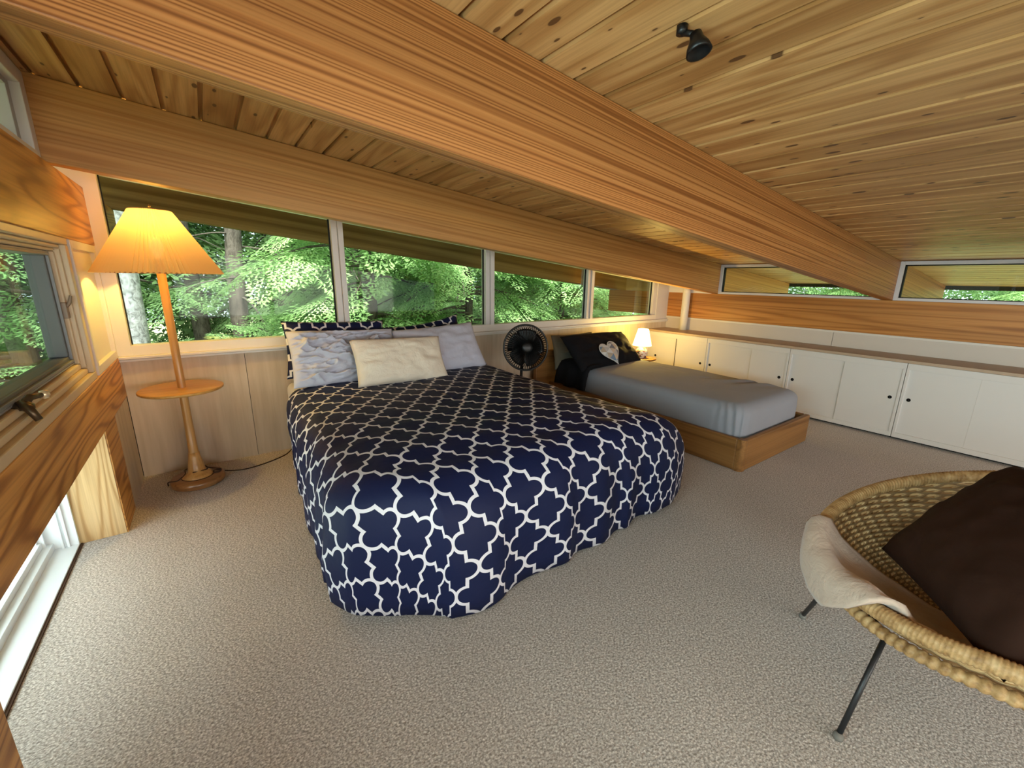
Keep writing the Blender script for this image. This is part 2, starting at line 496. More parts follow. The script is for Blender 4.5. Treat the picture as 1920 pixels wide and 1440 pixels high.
def tag(o, label=None, cat=None, group=None, kind=None):
    if label: o['label'] = label
    if cat: o['category'] = cat
    if group: o['group'] = group
    if kind: o['kind'] = kind
    return o
def thing(name, label, cat, loc, group=None, kind=None):
    e = bpy.data.objects.new(name, None)
    e.location = loc
    e.empty_display_size = 0.1
    col.objects.link(e)
    return tag(e, label, cat, group, kind)
def struct(name, loc=(0, 0, 0), label=None):
    e = bpy.data.objects.new(name, None)
    e.location = loc
    col.objects.link(e)
    e['kind'] = 'structure'
    if label: e['label'] = label
    return e
def box(*a, **k):
    return MB().box(*a, **k)
def smod(o, lv=1):
    m = o.modifiers.new('sub', 'SUBSURF')
    m.levels = m.render_levels = lv
    return o
def fbm(p, s, seed=0.0, oct=3):
    v = Vector((p[0] * s + seed, p[1] * s - seed * 0.7, (p[2] if len(p) > 2 else 0) * s + seed * 1.9))
    return mnoise.fractal(v, 1.0, 2.0, oct)

# ------------------------------------------------------------------ room dimensions
XL, XR, YB = -0.484, 5.04, 3.477
XLO = -0.663                    # outer line of the left wall posts
XE, YREAR = 6.95, -3.5          # roof edge, wall behind the camera
def zc(x): return 1.497 + SLOPE * (XR - x)       # underside of the roof planks
BEAM_H = 0.34
BEAMS = [-3.728, -2.096, -0.464, 1.168, 2.80, 4.43]
BT = 0.085

# ------------------------------------------------------------------ structure
b = box(XLO + 0.003, XR + 0.02, YREAR, YB + 0.06, -0.15, 0.0)
tag(b.build('floor', MAT['carpet']), 'beige looped carpet over the whole loft floor', kind='structure')

# plank ceiling (one surface: planks are its pattern)
mb = MB()
k0 = -12
x = -0.478 + 0.1403 * k0
while x < XE:
    x1 = min(x + 0.1403, XE)
    if x1 > -1.9:
        mb.box(x + 0.018, x1, YREAR - 0.4, 4.9, zc(0), zc(0) + 0.03, SLOPE, 0.0)
        mb.box(x, x + 0.018, YREAR - 0.4, 4.9, zc(0) + 0.02, zc(0) + 0.03, SLOPE, 0.0)
    x += 0.1403
tag(mb.build('ceiling', MAT['ceiling']), 'sloping knotty pine plank ceiling', kind='structure')
tag(box(-2.2, XE + 0.02, YREAR - 0.5, 4.95, zc(0) + 0.034, zc(0) + 0.2, SLOPE, 0.0).build('roof', MAT['beam_out']), kind='structure')
tag(box(XE + 0.0, XE + 0.04, YREAR - 0.4, 4.9, zc(XE) - 0.045, zc(XE) + 0.12).build('trim_1', plain('dark_fascia', (0.05, 0.045, 0.03), 0.8)), 'dark fascia board along the roof edge', kind='structure')

lab = {2.80: 'fir roof beam close above the window wall', 1.168: 'large reddish fir roof beam crossing the middle of the room',
       -0.464: 'fir roof beam behind the camera', -2.096: 'fir roof beam near the rear wall', -3.728: 'fir roof beam over the rear overhang', 4.43: 'weathered roof beam outside the windows'}
for y in BEAMS:
    m = MAT['beam'] if y == 1.168 else (MAT['beam_out'] if y > 4 else MAT['beam_far'])
    o = box(-1.5, XE - 0.01, y, y + BT, zc(0) - BEAM_H, zc(0) - 0.001, SLOPE, 0.0).build('roof_beam', m, bevel=0.004)
    tag(o, lab[y], kind='structure')

# left wall: rail beams and posts
Y0, Y1 = YREAR, 4.52
tag(box(XLO + 0.01, XL + 0.002, Y0, YB + 0.0, 0.553, 0.80).build('wall_rail', MAT['rail'], bevel=0.004), 'orange fir rail beam under the crank window', kind='structure')
tag(box(XLO + 0.01, XL + 0.002, Y0, Y1, 1.452, 1.765).build('wall_plate', MAT['rail'], bevel=0.004), 'orange fir plate beam above the crank window', kind='structure')
def post(y0, y1, name_label):
    t = struct('wall_post', (XL - 0.09, (y0 + y1) / 2, 0), name_label)
    box(XLO, XL - 0.004, y0, y1, 0, 0.553).build('post_core', MAT['post'], t, bevel=0.002)
    box(XL - 0.004, XL + 0.001, y0 + 0.004, y1, 0, 0.553).build('post_face', MAT['rail'], t)
post(2.72, 3.01, 'pale fir post with an orange face below the window rail')
post(0.95, 1.24, 'fir post at the near end of the low window')
post(-0.65, -0.36, 'fir post beside the camera')
post(-2.28, -1.99, 'fir post behind the camera')
# left wall panel between post and corner, and painted panel beside the crank window
t = struct('wall_left', (XL - 0.05, 3.2, 0), 'narrow left wall with panels beside the floor lamp')
box(XLO, XL - 0.002, 3.01, YB, 0, 0.553).build('lower_panel', MAT['plywood'], t)
pm = MB()
pm.box(XLO + 0.05, XL - 0.022, 2.90, YB, 0.80, 1.452)
pm.build('painted_panel', MAT['white'], t)
pm = MB()
pm.box(XL - 0.03, XL, 2.885, 2.925, 0.80, 1.452)
pm.box(XL - 0.03, XL, YB - 0.032, YB, 0.80, 1.452)
pm.box(XL - 0.03, XL, 2.925, YB - 0.032, 0.80, 0.845)
pm.box(XL - 0.03, XL, 2.925, YB - 0.032, 1.412, 1.452)
pm.build('panel_frame', MAT['trim'], t, bevel=0.003)
pm = MB()
pm.box(XLO + 0.05, XL - 0.03, 2.836, 2.885, 0.80, 1.452)
pm.build('gap_strip', MAT['rail'], t)
box(XLO, XLO + 0.06, YB - 0.002, YB + 0.10, 0, 1.9).build('corner_return', MAT['trim'], t)

# crank casement (window_5) in the left wall
def casement(y0, y1, name, crank=True):
    t = struct(name, (XL - 0.08, (y0 + y1) / 2, 0.8), 'crank casement window in the left wall' if crank else 'casement window in the left wall behind the camera')
    z0, z1 = 0.80, 1.452
    def ring(mb, y0, y1, z0, z1, w, xa, xb, wb=None, wt=None):
        wb = wb or w
        wt = wt or w
        mb.box(xa, xb, y0, y1, z0, z0 + wb)
        mb.box(xa, xb, y0, y1, z1 - wt, z1)
        mb.box(xa, xb, y0, y0 + w, z0 + wb, z1 - wt)
        mb.box(xa, xb, y1 - w, y1, z0 + wb, z1 - wt)
    f = MB()
    ring(f, y0, y1, z0, z1, 0.05, XL - 0.06, XL + 0.0, 0.036, 0.03)
    f.build('casing', MAT['creamwood'], t, bevel=0.004)
    f = MB()
    ring(f, y0 + 0.05, y1 - 0.05, z0 + 0.036, z1 - 0.03, 0.02, XL - 0.075, XL - 0.018, 0.026, 0.016)
    ring(f, y0 + 0.07, y1 - 0.07, z0 + 0.062, z1 - 0.046, 0.02, XL - 0.085, XL - 0.034, 0.026, 0.014)
    f.build('stop_molding', MAT['creamwood'], t, bevel=0.006)
    s = MB()
    ring(s, y0 + 0.085, y1 - 0.085, z0 + 0.085, z1 - 0.055, 0.058, XL - 0.12, XL - 0.055, 0.045, 0.022)
    so = s.build('sash', MAT['greyframe'], t, bevel=0.005)
    s = MB()
    ring(s, y0 + 0.115, y1 - 0.115, z0 + 0.105, z1 - 0.07, 0.012, XL - 0.12, XL - 0.045, 0.010, 0.010)
    s.build('screen_frame', plain('screen_frame_grey', (0.20, 0.20, 0.20), 0.4, 0.5), so, bevel=0.002)
    s = MB()
    ring(s, y0 + 0.092, y1 - 0.092, z0 + 0.092, z1 - 0.062, 0.007, XL - 0.12, XL - 0.049, 0.007, 0.006)
    ring(s, y0 + 0.104, y1 - 0.104, z0 + 0.099, z1 - 0.066, 0.005, XL - 0.12, XL - 0.050, 0.005, 0.005)
    s.build('sash_bead', plain('bead_grey', (0.26, 0.26, 0.265), 0.4, 0.5), so, bevel=0.001)
    box(XL - 0.100, XL - 0.096, y0 + 0.13, y1 - 0.13, z0 + 0.12, z1 - 0.08).build('pane', MAT['glass_dull'], t)
    if crank:
        yc, zc_ = 1.93, z0 + 0.075
        h = MB()
        h.lathe([(0.0, 0), (0.026, 0.0), (0.026, 0.012), (0.016, 0.022), (0.0, 0.024)], (XL - 0.03, yc, zc_ + 0.005), 14, cap=False)
        h.tube([(XL - 0.035, yc, zc_ + 0.01), (XL - 0.02, yc + 0.03, zc_ + 0.035), (XL - 0.005, yc + 0.075, zc_ + 0.030)], [0.013, 0.012, 0.009], 8)
        h.tube([(XL - 0.035, yc, zc_ + 0.02), (XL - 0.01, yc - 0.035, zc_ + 0.012), (XL + 0.008, yc - 0.045, zc_ - 0.025)], [0.016, 0.013, 0.010], 8)
        ho = h.build('crank_handle', MAT['bronze'], t, smooth=True)
        k = MB()
        k.lathe([(0.0, -0.016), (0.012, -0.012), (0.015, 0), (0.012, 0.012), (0, 0.016)], (XL + 0.0, yc + 0.09, zc_ + 0.028), 12, cap=False)
        k.build('crank_knob', MAT['gold'], ho, smooth=True)
        l = MB()
        l.box(XL - 0.062, XL - 0.03, y1 - 0.112, y1 - 0.075, 1.10, 1.17)
        l.tube([(XL - 0.035, y1 - 0.093, 1.15), (XL - 0.02, y1 - 0.093, 1.17), (XL - 0.012, y1 - 0.09, 1.20)], [0.008, 0.008, 0.006], 8)
        l.build('latch', plain('brown_latch', (0.25, 0.17, 0.11), 0.4, 0.4), t, bevel=0.004)
    return t
casement(1.02, 2.83, 'window_5')
casement(-0.62, 0.98, 'window_6', crank=False)
casement(-3.4, -0.66, 'window_7', crank=False)

# low floor-level window (window_8) between the posts, others towards the rear
def low_window(y0, y1, name, lbl):
    t = struct(name, (-0.72, (y0 + y1) / 2, 0), lbl)
    f = MB()
    f.box(-0.765, XLO + 0.003, y0, y1, -0.05, 0.012)                      # sill board
    f.box(-0.82, -0.745, y0, y1, 0.0, 0.045)
    f.box(-0.82, -0.775, y0, y1, 0.045, 0.075)
    for (ya, yb, s) in ((y0, y0 + 0.012, 1), (y1 - 0.012, y1, -1)):
        f.box(-0.83, XLO + 0.002, ya, yb, 0.0, 0.56)
        g = 0.0125 * s
        f.box(-0.70, -0.69, ya + g * (1 if s > 0 else 1), yb + g, 0.0, 0.56)
        f.box(-0.72, -0.71, ya + g, yb + g, 0.0, 0.56)
        f.box(-0.82, -0.765, ya + g * 2.2, yb + g * 2.2, 0.0, 0.56)
        f.box(-0.82, -0.785, ya + g * 3.6, yb + g * 3.6, 0.0, 0.56)
    f.box(-0.82, -0.745, y0, y1, 0.50, 0.56)
    f.build('frame', MAT['lowframe'], t, bevel=0.002)
    box(-0.806, -0.802, y0 + 0.03, y1 - 0.03, 0.07, 0.51).build('pane', MAT['glass'], t)
low_window(1.245, 2.715, 'window_8', 'white floor-level window under the left rail')
low_window(-0.355, 0.945, 'window_9', 'white floor-level window beside the camera')
low_window(-1.985, -0.655, 'window_10', 'white floor-level window behind the camera')
tag(box(XLO - 0.001, XLO + 0.012, 1.245, 2.715, -0.02, 0.006).build('trim_2', plain('sill_shadow_gap', (0.06, 0.03, 0.015), 0.9)), 'dark strip standing for the shadow gap along the low window', kind='structure')  # dark colour stands for the shadow gap between carpet and sill

# upper windows over the plate beam
def upper_window(y0, y1, name):
    t = struct(name, (XL - 0.05, (y0 + y1) / 2, 1.77), 'white framed upper window over the plate beam')
    z0, z1 = 1.765, zc(XL) - 0.006
    f = MB()
    xa, xb = XL - 0.07, XL - 0.012
    f.box(xa, xb, y1 - 0.075, y1 - 0.006, z0, z1)
    f.box(xa, xb, y0 + 0.006, y0 + 0.075, z0, z1)
    f.box(xa, xb, y0 + 0.07, y1 - 0.07, z1 - 0.06, z1)
    f.box(xa, xb, y0 + 0.07, y1 - 0.07, z0, z0 + 0.03)
    f.build('frame', MAT['mullion'], t, bevel=0.003)
    g = MB()
    xa, xb = XL - 0.09, XL - 0.045
    g.box(xa, xb, y1 - 0.12, y1 - 0.075, z0, z1 - 0.06)
    g.box(xa, xb, y0 + 0.075, y0 + 0.12, z0, z1 - 0.06)
    g.box(xa, xb, y0 + 0.12, y1 - 0.12, z1 - 0.085, z1 - 0.06)
    g.build('inner_stop', plain('grey_stop', (0.36, 0.35, 0.34), 0.5), t, bevel=0.002)
    box(XL - 0.08, XL - 0.076, y0 + 0.1, y1 - 0.1, z0 + 0.02, z1 - 0.07).build('pane', MAT['glass'], t)
upper_window(1.253, 2.80, 'window_11')
upper_window(-0.379, 1.168, 'window_12')
upper_window(-2.011, -0.464, 'window_13')

# back (window) wall --------------------------------------------------
t = struct('wall_back', (2.3, YB, 0), 'pickled plywood wall under the long window')
edges = [XL, 0.17, 1.39, 2.61, 3.83, XR]
pb = MB()
for a, c in zip(edges[:-1], edges[1:]):
    pb.box(a + 0.0015, c - 0.0015, YB, YB + 0.02, 0.0, 0.775)
pb.build('plywood_panels', MAT['plywood'], t)
box(XLO, XR + 0.1, YB + 0.021, YB + 0.12, -0.15, 0.80).build('wall_core', MAT['gasket'], t)
def zh(x): return 1.847 - SLOPE * (x + 0.417)              # underside of the window head
pb = MB()
pb.box(XLO, XR + 0.1, YB, YB + 0.10, zh(0) + 0.045, zc(0) - 0.002, SLOPE, 0.0)
pb.build('wall_above_windows', MAT['white'], t)
sill = MB()
sill.box(XL, XR, YB - 0.030, YB + 0.02, 0.786, 0.803)
sill.box(XL, XR, YB - 0.022, YB + 0.02, 0.770, 0.785)
tag(sill.build('trim_3', MAT['trim'], bevel=0.003), 'white stepped sill nosing under the long window', kind='structure')
tag(box(XL, XR, YB + 0.0, YB + 0.09, 0.803, 0.866).build('trim_4', MAT['trim'], bevel=0.002), 'bottom rail of the long window', kind='structure')
tag(box(XLO, XR, YB - 0.004, YB + 0.09, zh(0), zh(0) + 0.05, SLOPE, 0.0).build('trim_5', MAT['trim'], bevel=0.002), 'sloping head trim of the long window', kind='structure')

MX = [(0.822, 0.905), (2.178, 2.266), (3.532, 3.62)]
def vboard(mb, x0, x1, y0, y1, z0):
    mb.add([(x0, y0, z0), (x1, y0, z0), (x1, y1, z0), (x0, y1, z0),
            (x0, y0, zh(x0)), (x1, y0, zh(x1)), (x1, y1, zh(x1)), (x0, y1, zh(x0))],
           [(0, 3, 2, 1), (4, 5, 6, 7), (0, 1, 5, 4), (1, 2, 6, 5), (2, 3, 7, 6), (3, 0, 4, 7)])
    return mb
bounds = [(-0.417, MX[0][0]), (MX[0][1], MX[1][0]), (MX[1][1], MX[2][0]), (MX[2][1], 4.739)]
wl = ['window pane left of the bed behind the floor lamp', 'window pane behind the bed pillows', 'window pane behind the fan', 'window pane in the far right corner']
for i, ((x0, x1), l) in enumerate(zip(bounds, wl)):
    t = struct('window_%d' % (i + 1), ((x0 + x1) / 2, YB, 0.87), l)
    g = MB()
    yg = YB + 0.062
    g.add([(x0 - 0.01, yg, 0.86), (x1 + 0.01, yg, 0.86), (x1 + 0.01, yg, zh(x1) + 0.01), (x0 - 0.01, yg, zh(x0) + 0.01),
           (x0 - 0.01, yg + 0.005, 0.86), (x1 + 0.01, yg + 0.005, 0.86), (x1 + 0.01, yg + 0.005, zh(x1) + 0.01), (x0 - 0.01, yg + 0.005, zh(x0) + 0.01)],
          [(0, 1, 2, 3), (7, 6, 5, 4), (0, 4, 5, 1), (1, 5, 6, 2), (2, 6, 7, 3), (3, 7, 4, 0)])
    g.build('pane', MAT['glass'], t)
    if i < 3:                                            # the mullion at the pane's right
        a, c = MX[i]
        f = MB()
        vboard(f, a, a + 0.042, YB + 0.010, YB + 0.09, 0.866)
        vboard(f, a + 0.046, c, YB - 0.004, YB + 0.09, 0.866)
        vboard(f, a + 0.040, a + 0.048, YB + 0.018, YB + 0.09, 0.866)
        f.build('mullion', MAT['mullion'], t, bevel=0.002)
    ed = MB()
    vboard(ed, x0, x0 + 0.006, yg - 0.012, yg, 0.866)
    vboard(ed, x1 - 0.010, x1, yg - 0.014, yg, 0.866)
    ed.build('gasket', MAT['gasket'], t)
    if i == 0:
        f = MB()
        vboard(f, XLO + 0.05, -0.417, YB - 0.001, YB + 0.09, 0.803)
        f.build('jamb', MAT['trim'], t, bevel=0.002)
    if i == 3:
        f = MB()
        vboard(f, 4.739, 4.80, YB + 0.015, YB + 0.09, 0.803)
        vboard(f, 4.803, XR + 0.02, YB - 0.001, YB + 0.09, 0.803)
        f.build('jamb', MAT['mullion'], t, bevel=0.002)

# right (cabinet) wall ---------------------------------------------------
t = struct('wall_right', (XR, 1.0, 0.66), 'low white wall behind the cabinet top')
pb = MB()
for a, c in ((YREAR, 1.56), (1.564, YB)):
    pb.box(XR, XR + 0.02, a, c, 0.0, 0.83)
pb.build('back_panels', plain('grey_white_panel', (0.60, 0.545, 0.485), 0.5, 0.25, 0.04), t)
box(XR + 0.021, XR + 0.10, YREAR, YB + 0.1, -0.15, 0.84).build('wall_core', MAT['gasket'], t)
pb = MB()
pb.add([(XR, 2.885, 1.155), (XR, YB + 0.1, 1.155), (XR + 0.08, YB + 0.1, 1.155), (XR + 0.08, 2.885, 1.155),
        (XR, 2.885, zc(XR) - .002), (XR, YB + 0.1, zc(XR) - .002), (XR + 0.08, YB + 0.1, zc(XR) - .012), (XR + 0.08, 2.885, zc(XR) - .012)],
       [(0, 3, 2, 1), (4, 5, 6, 7), (0, 1, 5, 4), (1, 2, 6, 5), (2, 3, 7, 6), (3, 0, 4, 7)])
pb.build('corner_panel', MAT['white'], t)
tag(box(XR - 0.006, XR + 0.03, YREAR, YB, 0.826, 0.845).build('trim_6', MAT['trim'], bevel=0.002), 'white strip under the right beam', kind='structure')
tag(box(XR, XR + 0.095, YREAR, Y1, 0.845, 1.155).build('wall_beam', MAT['ledger'], bevel=0.003), 'orange fir beam along the cabinet wall', kind='structure')
def clerestory(y0, y1, name, lbl):
    t = struct(name, (XR, (y0 + y1) / 2, 1.157), lbl)
    z0, z1 = 1.156, zc(XR)
    f = MB()
    xa, xb = XR - 0.006, XR + 0.06
    w = 0.030
    f.box(xa, xb, y0, y0 + w, z0, z1 - 0.004)
    f.box(xa, xb, y1 - w, y1, z0, z1 - 0.004)
    f.box(xa, xb, y0 + w, y1 - w, z0, z0 + 0.024)
    f.box(xa, xb, y0 + w, y1 - w, z1 - 0.034, z1 - 0.004)
    f.build('frame', MAT['lilac'], t, bevel=0.002)
    g = MB()
    g.box(XR + 0.02, XR + 0.05, y0 + w, y0 + w + 0.012, z0 + 0.02, z1 - 0.03)
    g.box(XR + 0.02, XR + 0.05, y1 - w - 0.012, y1 - w, z0 + 0.02, z1 - 0.03)
    g.box(XR + 0.02, XR + 0.05, y0 + w, y1 - w, z1 - 0.043, z1 - 0.034)
    g.box(XR + 0.02, XR + 0.05, y0 + w, y1 - w, z0 + 0.024, z0 + 0.030)
    g.build('gasket', MAT['gasket'], t)
    box(XR + 0.045, XR + 0.049, y0 + w, y1 - w, z0 + 0.02, z1 - 0.03).build('pane', MAT['glass'], t)
clerestory(1.253, 2.80, 'window_14', 'narrow clerestory window left of the big beam')
clerestory(-0.379, 1.168, 'window_15', 'narrow clerestory window right of the big beam')
clerestory(-2.011, -0.464, 'window_16', 'narrow clerestory window behind the camera')
# rear wall: low wall, posts and glass above
t = struct('wall_rear', (2.2, YREAR, 0), 'rear wall with a wide window behind the camera')
box(XLO, XR + 0.1, YREAR - 0.12, YREAR, -0.15, 0.45).build('low_wall', MAT['plywood'], t)
pb = MB()
for xx in (XLO, 1.1, 3.0, XR - 0.02):
    pb.box(xx, xx + 0.09, YREAR - 0.1, YREAR, 0.45, zc(xx + 0.09) - 0.34)
pb.build('window_posts', MAT['trim'], t)

# ------------------------------------------------------------------ cabinets
def disc_pull(parent, x, y, z):
    p = MB()
    rows = [[(x - 0.0005 - 0.001 * j, y + r * math.cos(a), z + r * math.sin(a)) for a in [2 * math.pi * k / 16 for k in range(16)]] for j, r in ((0, 0.0145), (1, 0.0145), (1, 0.001))]
    p.grid(rows, closed_u=True)
    p.build('finger_pull', MAT['black'], parent)
CAB = [(2.643, 3.474, 'white sliding-door cabinet in the corner behind the small table lamp'),
       (1.772, 2.639, 'white sliding-door cabinet alongside the narrow bed, second from the window wall'),
       (0.892, 1.768, 'white sliding-door cabinet just past the foot of the narrow bed, third from the window wall'),
       (0.012, 0.888, 'white sliding-door cabinet behind the wicker chair, fourth from the window wall'),
       (-0.868, 0.008, 'white sliding-door cabinet outside the photo, fifth from the window wall')]
XC = 4.659
SEAM = [3.041, 2.137, 1.316, 0.46, -0.43]
HOLE = [(3.33, 2.70), (2.585, 1.835), (1.715, 0.955), (0.835, 0.07), (-0.05, -0.8)]
for i, (y0, y1, l) in enumerate(CAB):
    t = thing('cabinet', l, 'cabinet', (XC + 0.18, (y0 + y1) / 2, 0), 'white cabinet units along the right wall')
    f = MB()
    f.box(XC + 0.02, XR - 0.004, y0, y0 + 0.015, 0.028, 0.662)
    f.box(XC + 0.02, XR - 0.004, y1 - 0.015, y1, 0.028, 0.662)
    f.box(XC + 0.02, XR - 0.004, y0 + .015, y1 - .015, 0.028, 0.045)
    f.box(XR - 0.02, XR - 0.004, y0 + .015, y1 - .015, 0.045, 0.662)
    f.build('body', MAT['cab'], t)
    f = MB()
    f.box(XC, XC + 0.022, y0, y1, 0.612, 0.664)
    f.box(XC, XC + 0.022, y0, y1, 0.024, 0.064)
    f.box(XC, XC + 0.022, y0, y0 + 0.020, 0.064, 0.612)
    f.box(XC, XC + 0.022, y1 - 0.020, y1, 0.064, 0.612)
    f.build('face_frame', MAT['cab'], t, bevel=0.0015)
    box(XC + 0.06, XC + 0.10, y0, y1, 0.001, 0.028).build('plinth', MAT['black'], t)  # black colour stands for the shadow in the kick space
    s = SEAM[i]
    d1 = box(XC + 0.013, XC + 0.026, s + 0.001, y1 - 0.018, 0.058, 0.618).build('door', MAT['cab'], t, bevel=0.002)
    d2 = box(XC + 0.005 if i != 3 else XC + 0.012, XC + 0.012 if i != 3 else XC + 0.020, y0 + 0.018, s + 0.002, 0.058, 0.618).build('door', MAT['cab'], t, bevel=0.002)
    hz = 0.36
    disc_pull(d1, XC + 0.013, HOLE[i][0], hz)
    disc_pull(d2, XC + 0.005, HOLE[i][1], hz)
    if i == 0:
        box(XC + 0.0045, XC + 0.006, s - 0.004, s + 0.006, 0.062, 0.61).build('door_gap', MAT['gasket'], t)
t = box(XC - 0.006, XR - 0.001, -0.868, YB - 0.001, 0.666, 0.690).build('worktop', MAT['laminate'], bevel=0.002)
tag(t, 'long tan worktop running over the white cabinets', 'worktop')
p = MB()
p.tube([(4.972, 3.17, 0.691), (4.972, 3.17, 0.90), (4.972, 3.17, 1.16), (4.972, 3.17, 1.50)], 0.046, 20)
po = p.build('standpipe', plain('white_pipe', (0.72, 0.68, 0.60), 0.4, 0.35), smooth=True)
tag(po, 'white vertical pipe standing on the worktop in the corner', 'pipe')

# black spotlight on the ceiling
t = thing('ceiling_spotlight', 'small black spotlight hanging from the plank ceiling', 'spotlight', (1.09, 0.752, zc(1.09)))
c0 = Vector((1.09, 0.752, zc(1.09)))
s = MB()
s.tube([c0 + Vector((-0.012, 0.03, 0)), c0 + Vector((-0.012, 0.03, -0.02))], 0.014, 12)
s.tube([c0 + Vector((-0.012, 0.03, -0.016)), c0 + Vector((-0.004, 0.012, -0.022)), c0 + Vector((0.0, -0.005, -0.03))], 0.008, 8)
s.build('bracket', MAT['fanblack'], t, smooth=True)
s = MB()
s.lathe([(0.0, 0.0), (0.014, 0.0), (0.017, -0.016), (0.027, -0.034), (0.031, -0.05), (0.026, -0.05), (0.02, -0.040), (0.0, -0.038)], (0, 0, 0), 20, cap=False)
s.build('lamp_head', MAT['fanblack'], t, smooth=True, xf=Matrix.Translation(c0 + Vector((0.0, -0.002, -0.026))) @ Matrix.Rotation(R(-18), 4, 'X'))

# ------------------------------------------------------------------ floor lamp
LX, LY = -0.190, 3.20
t = thing('floor_lamp', 'lit floor lamp with an amber pleated shade and a round wooden tray', 'lamp', (LX, LY, 0))
MB().lathe([(0.0, 0.001), (0.138, 0.001), (0.145, 0.008), (0.145, 0.036), (0.138, 0.044), (0.0, 0.045)], (LX, LY, 0), 48, cap=False).build('base', MAT['lampbase'], t, smooth=True, bevel=0)
MB().lathe([(0.0, 0.045), (0.084, 0.045), (0.084, 0.050), (0.070, 0.066), (0.055, 0.076), (0.047, 0.086), (0.041, 0.13), (0.033, 0.175), (0.029, 0.205), (0.0, 0.206)], (LX, LY, 0), 36, cap=False).build('foot', MAT['maple'], t, smooth=True)
MB().lathe([(0.0, 0.045), (0.087, 0.045), (0.087, 0.0475), (0.0, 0.0475)], (LX, LY, 0.0), 36, cap=False).build('foot_ring', MAT['black'], t)
MB().lathe([(0.0, 0.206), (0.029, 0.206), (0.026, 0.21), (0.023, 0.40), (0.0215, 0.62), (0.0215, 1.38), (0.0, 1.381)], (LX, LY, 0), 24, cap=False).build('pole', MAT['maple'], t, smooth=True)
MB().lathe([(0.0, 0.612), (0.205, 0.612), (0.213, 0.618), (0.213, 0.627), (0.209, 0.630), (0.0, 0.630)], (LX, LY, 0), 64, cap=False).build('tray', wood('tray_maple', (0.46, 0.22, 0.05), (0.56, 0.30, 0.08), (0.63, 0.36, 0.11), 'x', 4, 10, 0.5, contrast=0.4, rough=0.3, spec=0.5), t, smooth=True)
NP = 76
prof = [(0.288, 1.303)] + [(0.290 - (0.290 - 0.094) * k / 10, 1.306 + (1.640 - 1.306) * k / 10) for k in range(11)]
sh = MB()
sh.lathe(prof, (LX, LY, 0), NP * 4, fr=lambda a, r, z: (0.0110 * (r / 0.29) * (abs(((a * NP / (2 * math.pi)) % 1.0) * 2 - 1) * 2 - 1)), cap=False)
so = sh.build('lamp_shade', MAT['amber'], t, smooth=False)
rim_m = plain('tan_binding', (0.35, 0.17, 0.06), 0.7)
for (r, z) in ((0.286, 1.305), (0.092, 1.640)):
    rb = MB()
    rb.tube([(LX + r * math.cos(2 * math.pi * k / 48), LY + r * math.sin(2 * math.pi * k / 48), z) for k in range(49)], 0.003, 6, caps=False)
    rb.build('shade_rim', rim_m, so)
fn = MB()
fn.tube([(LX, LY, 1.38), (LX, LY, 1.66)], 0.004, 6)
fn.lathe([(0, 1.655), (0.008, 1.66), (0.004, 1.668), (0.0, 1.672)], (LX, LY, 0), 10, cap=False)
fn.build('finial', MAT['bronze'], t, smooth=True)
MB().lathe([(0.0, 1.385), (0.014, 1.39), (0.03, 1.43), (0.034, 1.46), (0.024, 1.49), (0.0, 1.50)], (LX, LY, 0), 20, cap=False).build(
    'bulb', translucent_mat('bulb_glow', (1, 0.8, 0.5), (1, 0.8, 0.5), 0.5, emit=(1, 0.62, 0.25), estr=3), t, smooth=True)
ld = bpy.data.lights.new('floor_lamp_light', 'POINT')
ld.energy = 34
ld.color = (1.0, 0.68, 0.15)
ld.shadow_soft_size = 0.04
lo = bpy.data.objects.new('floor_lamp_light', ld)
lo.location = (LX + 0.0, LY - 0.0, 1.545)
col.objects.link(lo)
cpts = []
for k in range(17):
    a = R(-150 + k * 20)
    cpts.append((LX + 0.098 * math.cos(a) * (1.0 if k < 12 else 1.08), LY + 0.098 * math.sin(a), 0.052))
loop = [(LX - 0.02, LY - 0.05, 0.088), (LX + 0.055, LY - 0.02, 0.084), (LX + 0.03, LY + 0.055, 0.086), (LX - 0.055, LY + 0.03, 0.088), (LX - 0.06, LY - 0.03, 0.08),
        (LX - 0.10, LY - 0.06, 0.058), (LX - 0.146, LY - 0.035, 0.050), (LX - 0.150, LY - 0.02, 0.02)]
def smooth_path(pts, n=6):
    out = []
    P = [Vector(p) for p in pts]
    P = [P[0]] + P + [P[-1]]
    for i in range(1, len(P) - 2):
        for k in range(n):
            s = k / n
            a, b_, c, d = P[i - 1], P[i], P[i + 1], P[i + 2]
            out.append(0.5 * ((2 * b_) + (-a + c) * s + (2 * a - 5 * b_ + 4 * c - d) * s * s + (-a + 3 * b_ - 3 * c + d) * s ** 3))
    out.append(P[-1])
    return out
cd = MB()
cd.tube(smooth_path([(LX + 0.02, LY + 0.07, 0.075), (LX + 0.07, LY + 0.05, 0.06), (LX + 0.125, LY + 0.015, 0.052), (LX + 0.115, LY - 0.025, 0.05), (LX + 0.085, LY - 0.02, 0.052),
                     (LX + 0.10, LY + 0.01, 0.055), (LX + 0.17, LY + 0.03, 0.02), (LX + 0.26, LY + 0.035, 0.006), (LX + 0.36, LY + 0.06, 0.005), (LX + 0.46, LY + 0.11, 0.005), (LX + 0.54, LY + 0.17, 0.008), (LX + 0.62, LY + 0.235, 0.05)]), 0.0036, 6)
cd.tube(smooth_path(loop), 0.0033, 6)
cd.build('power_cord', MAT['cord'], t, smooth=True)

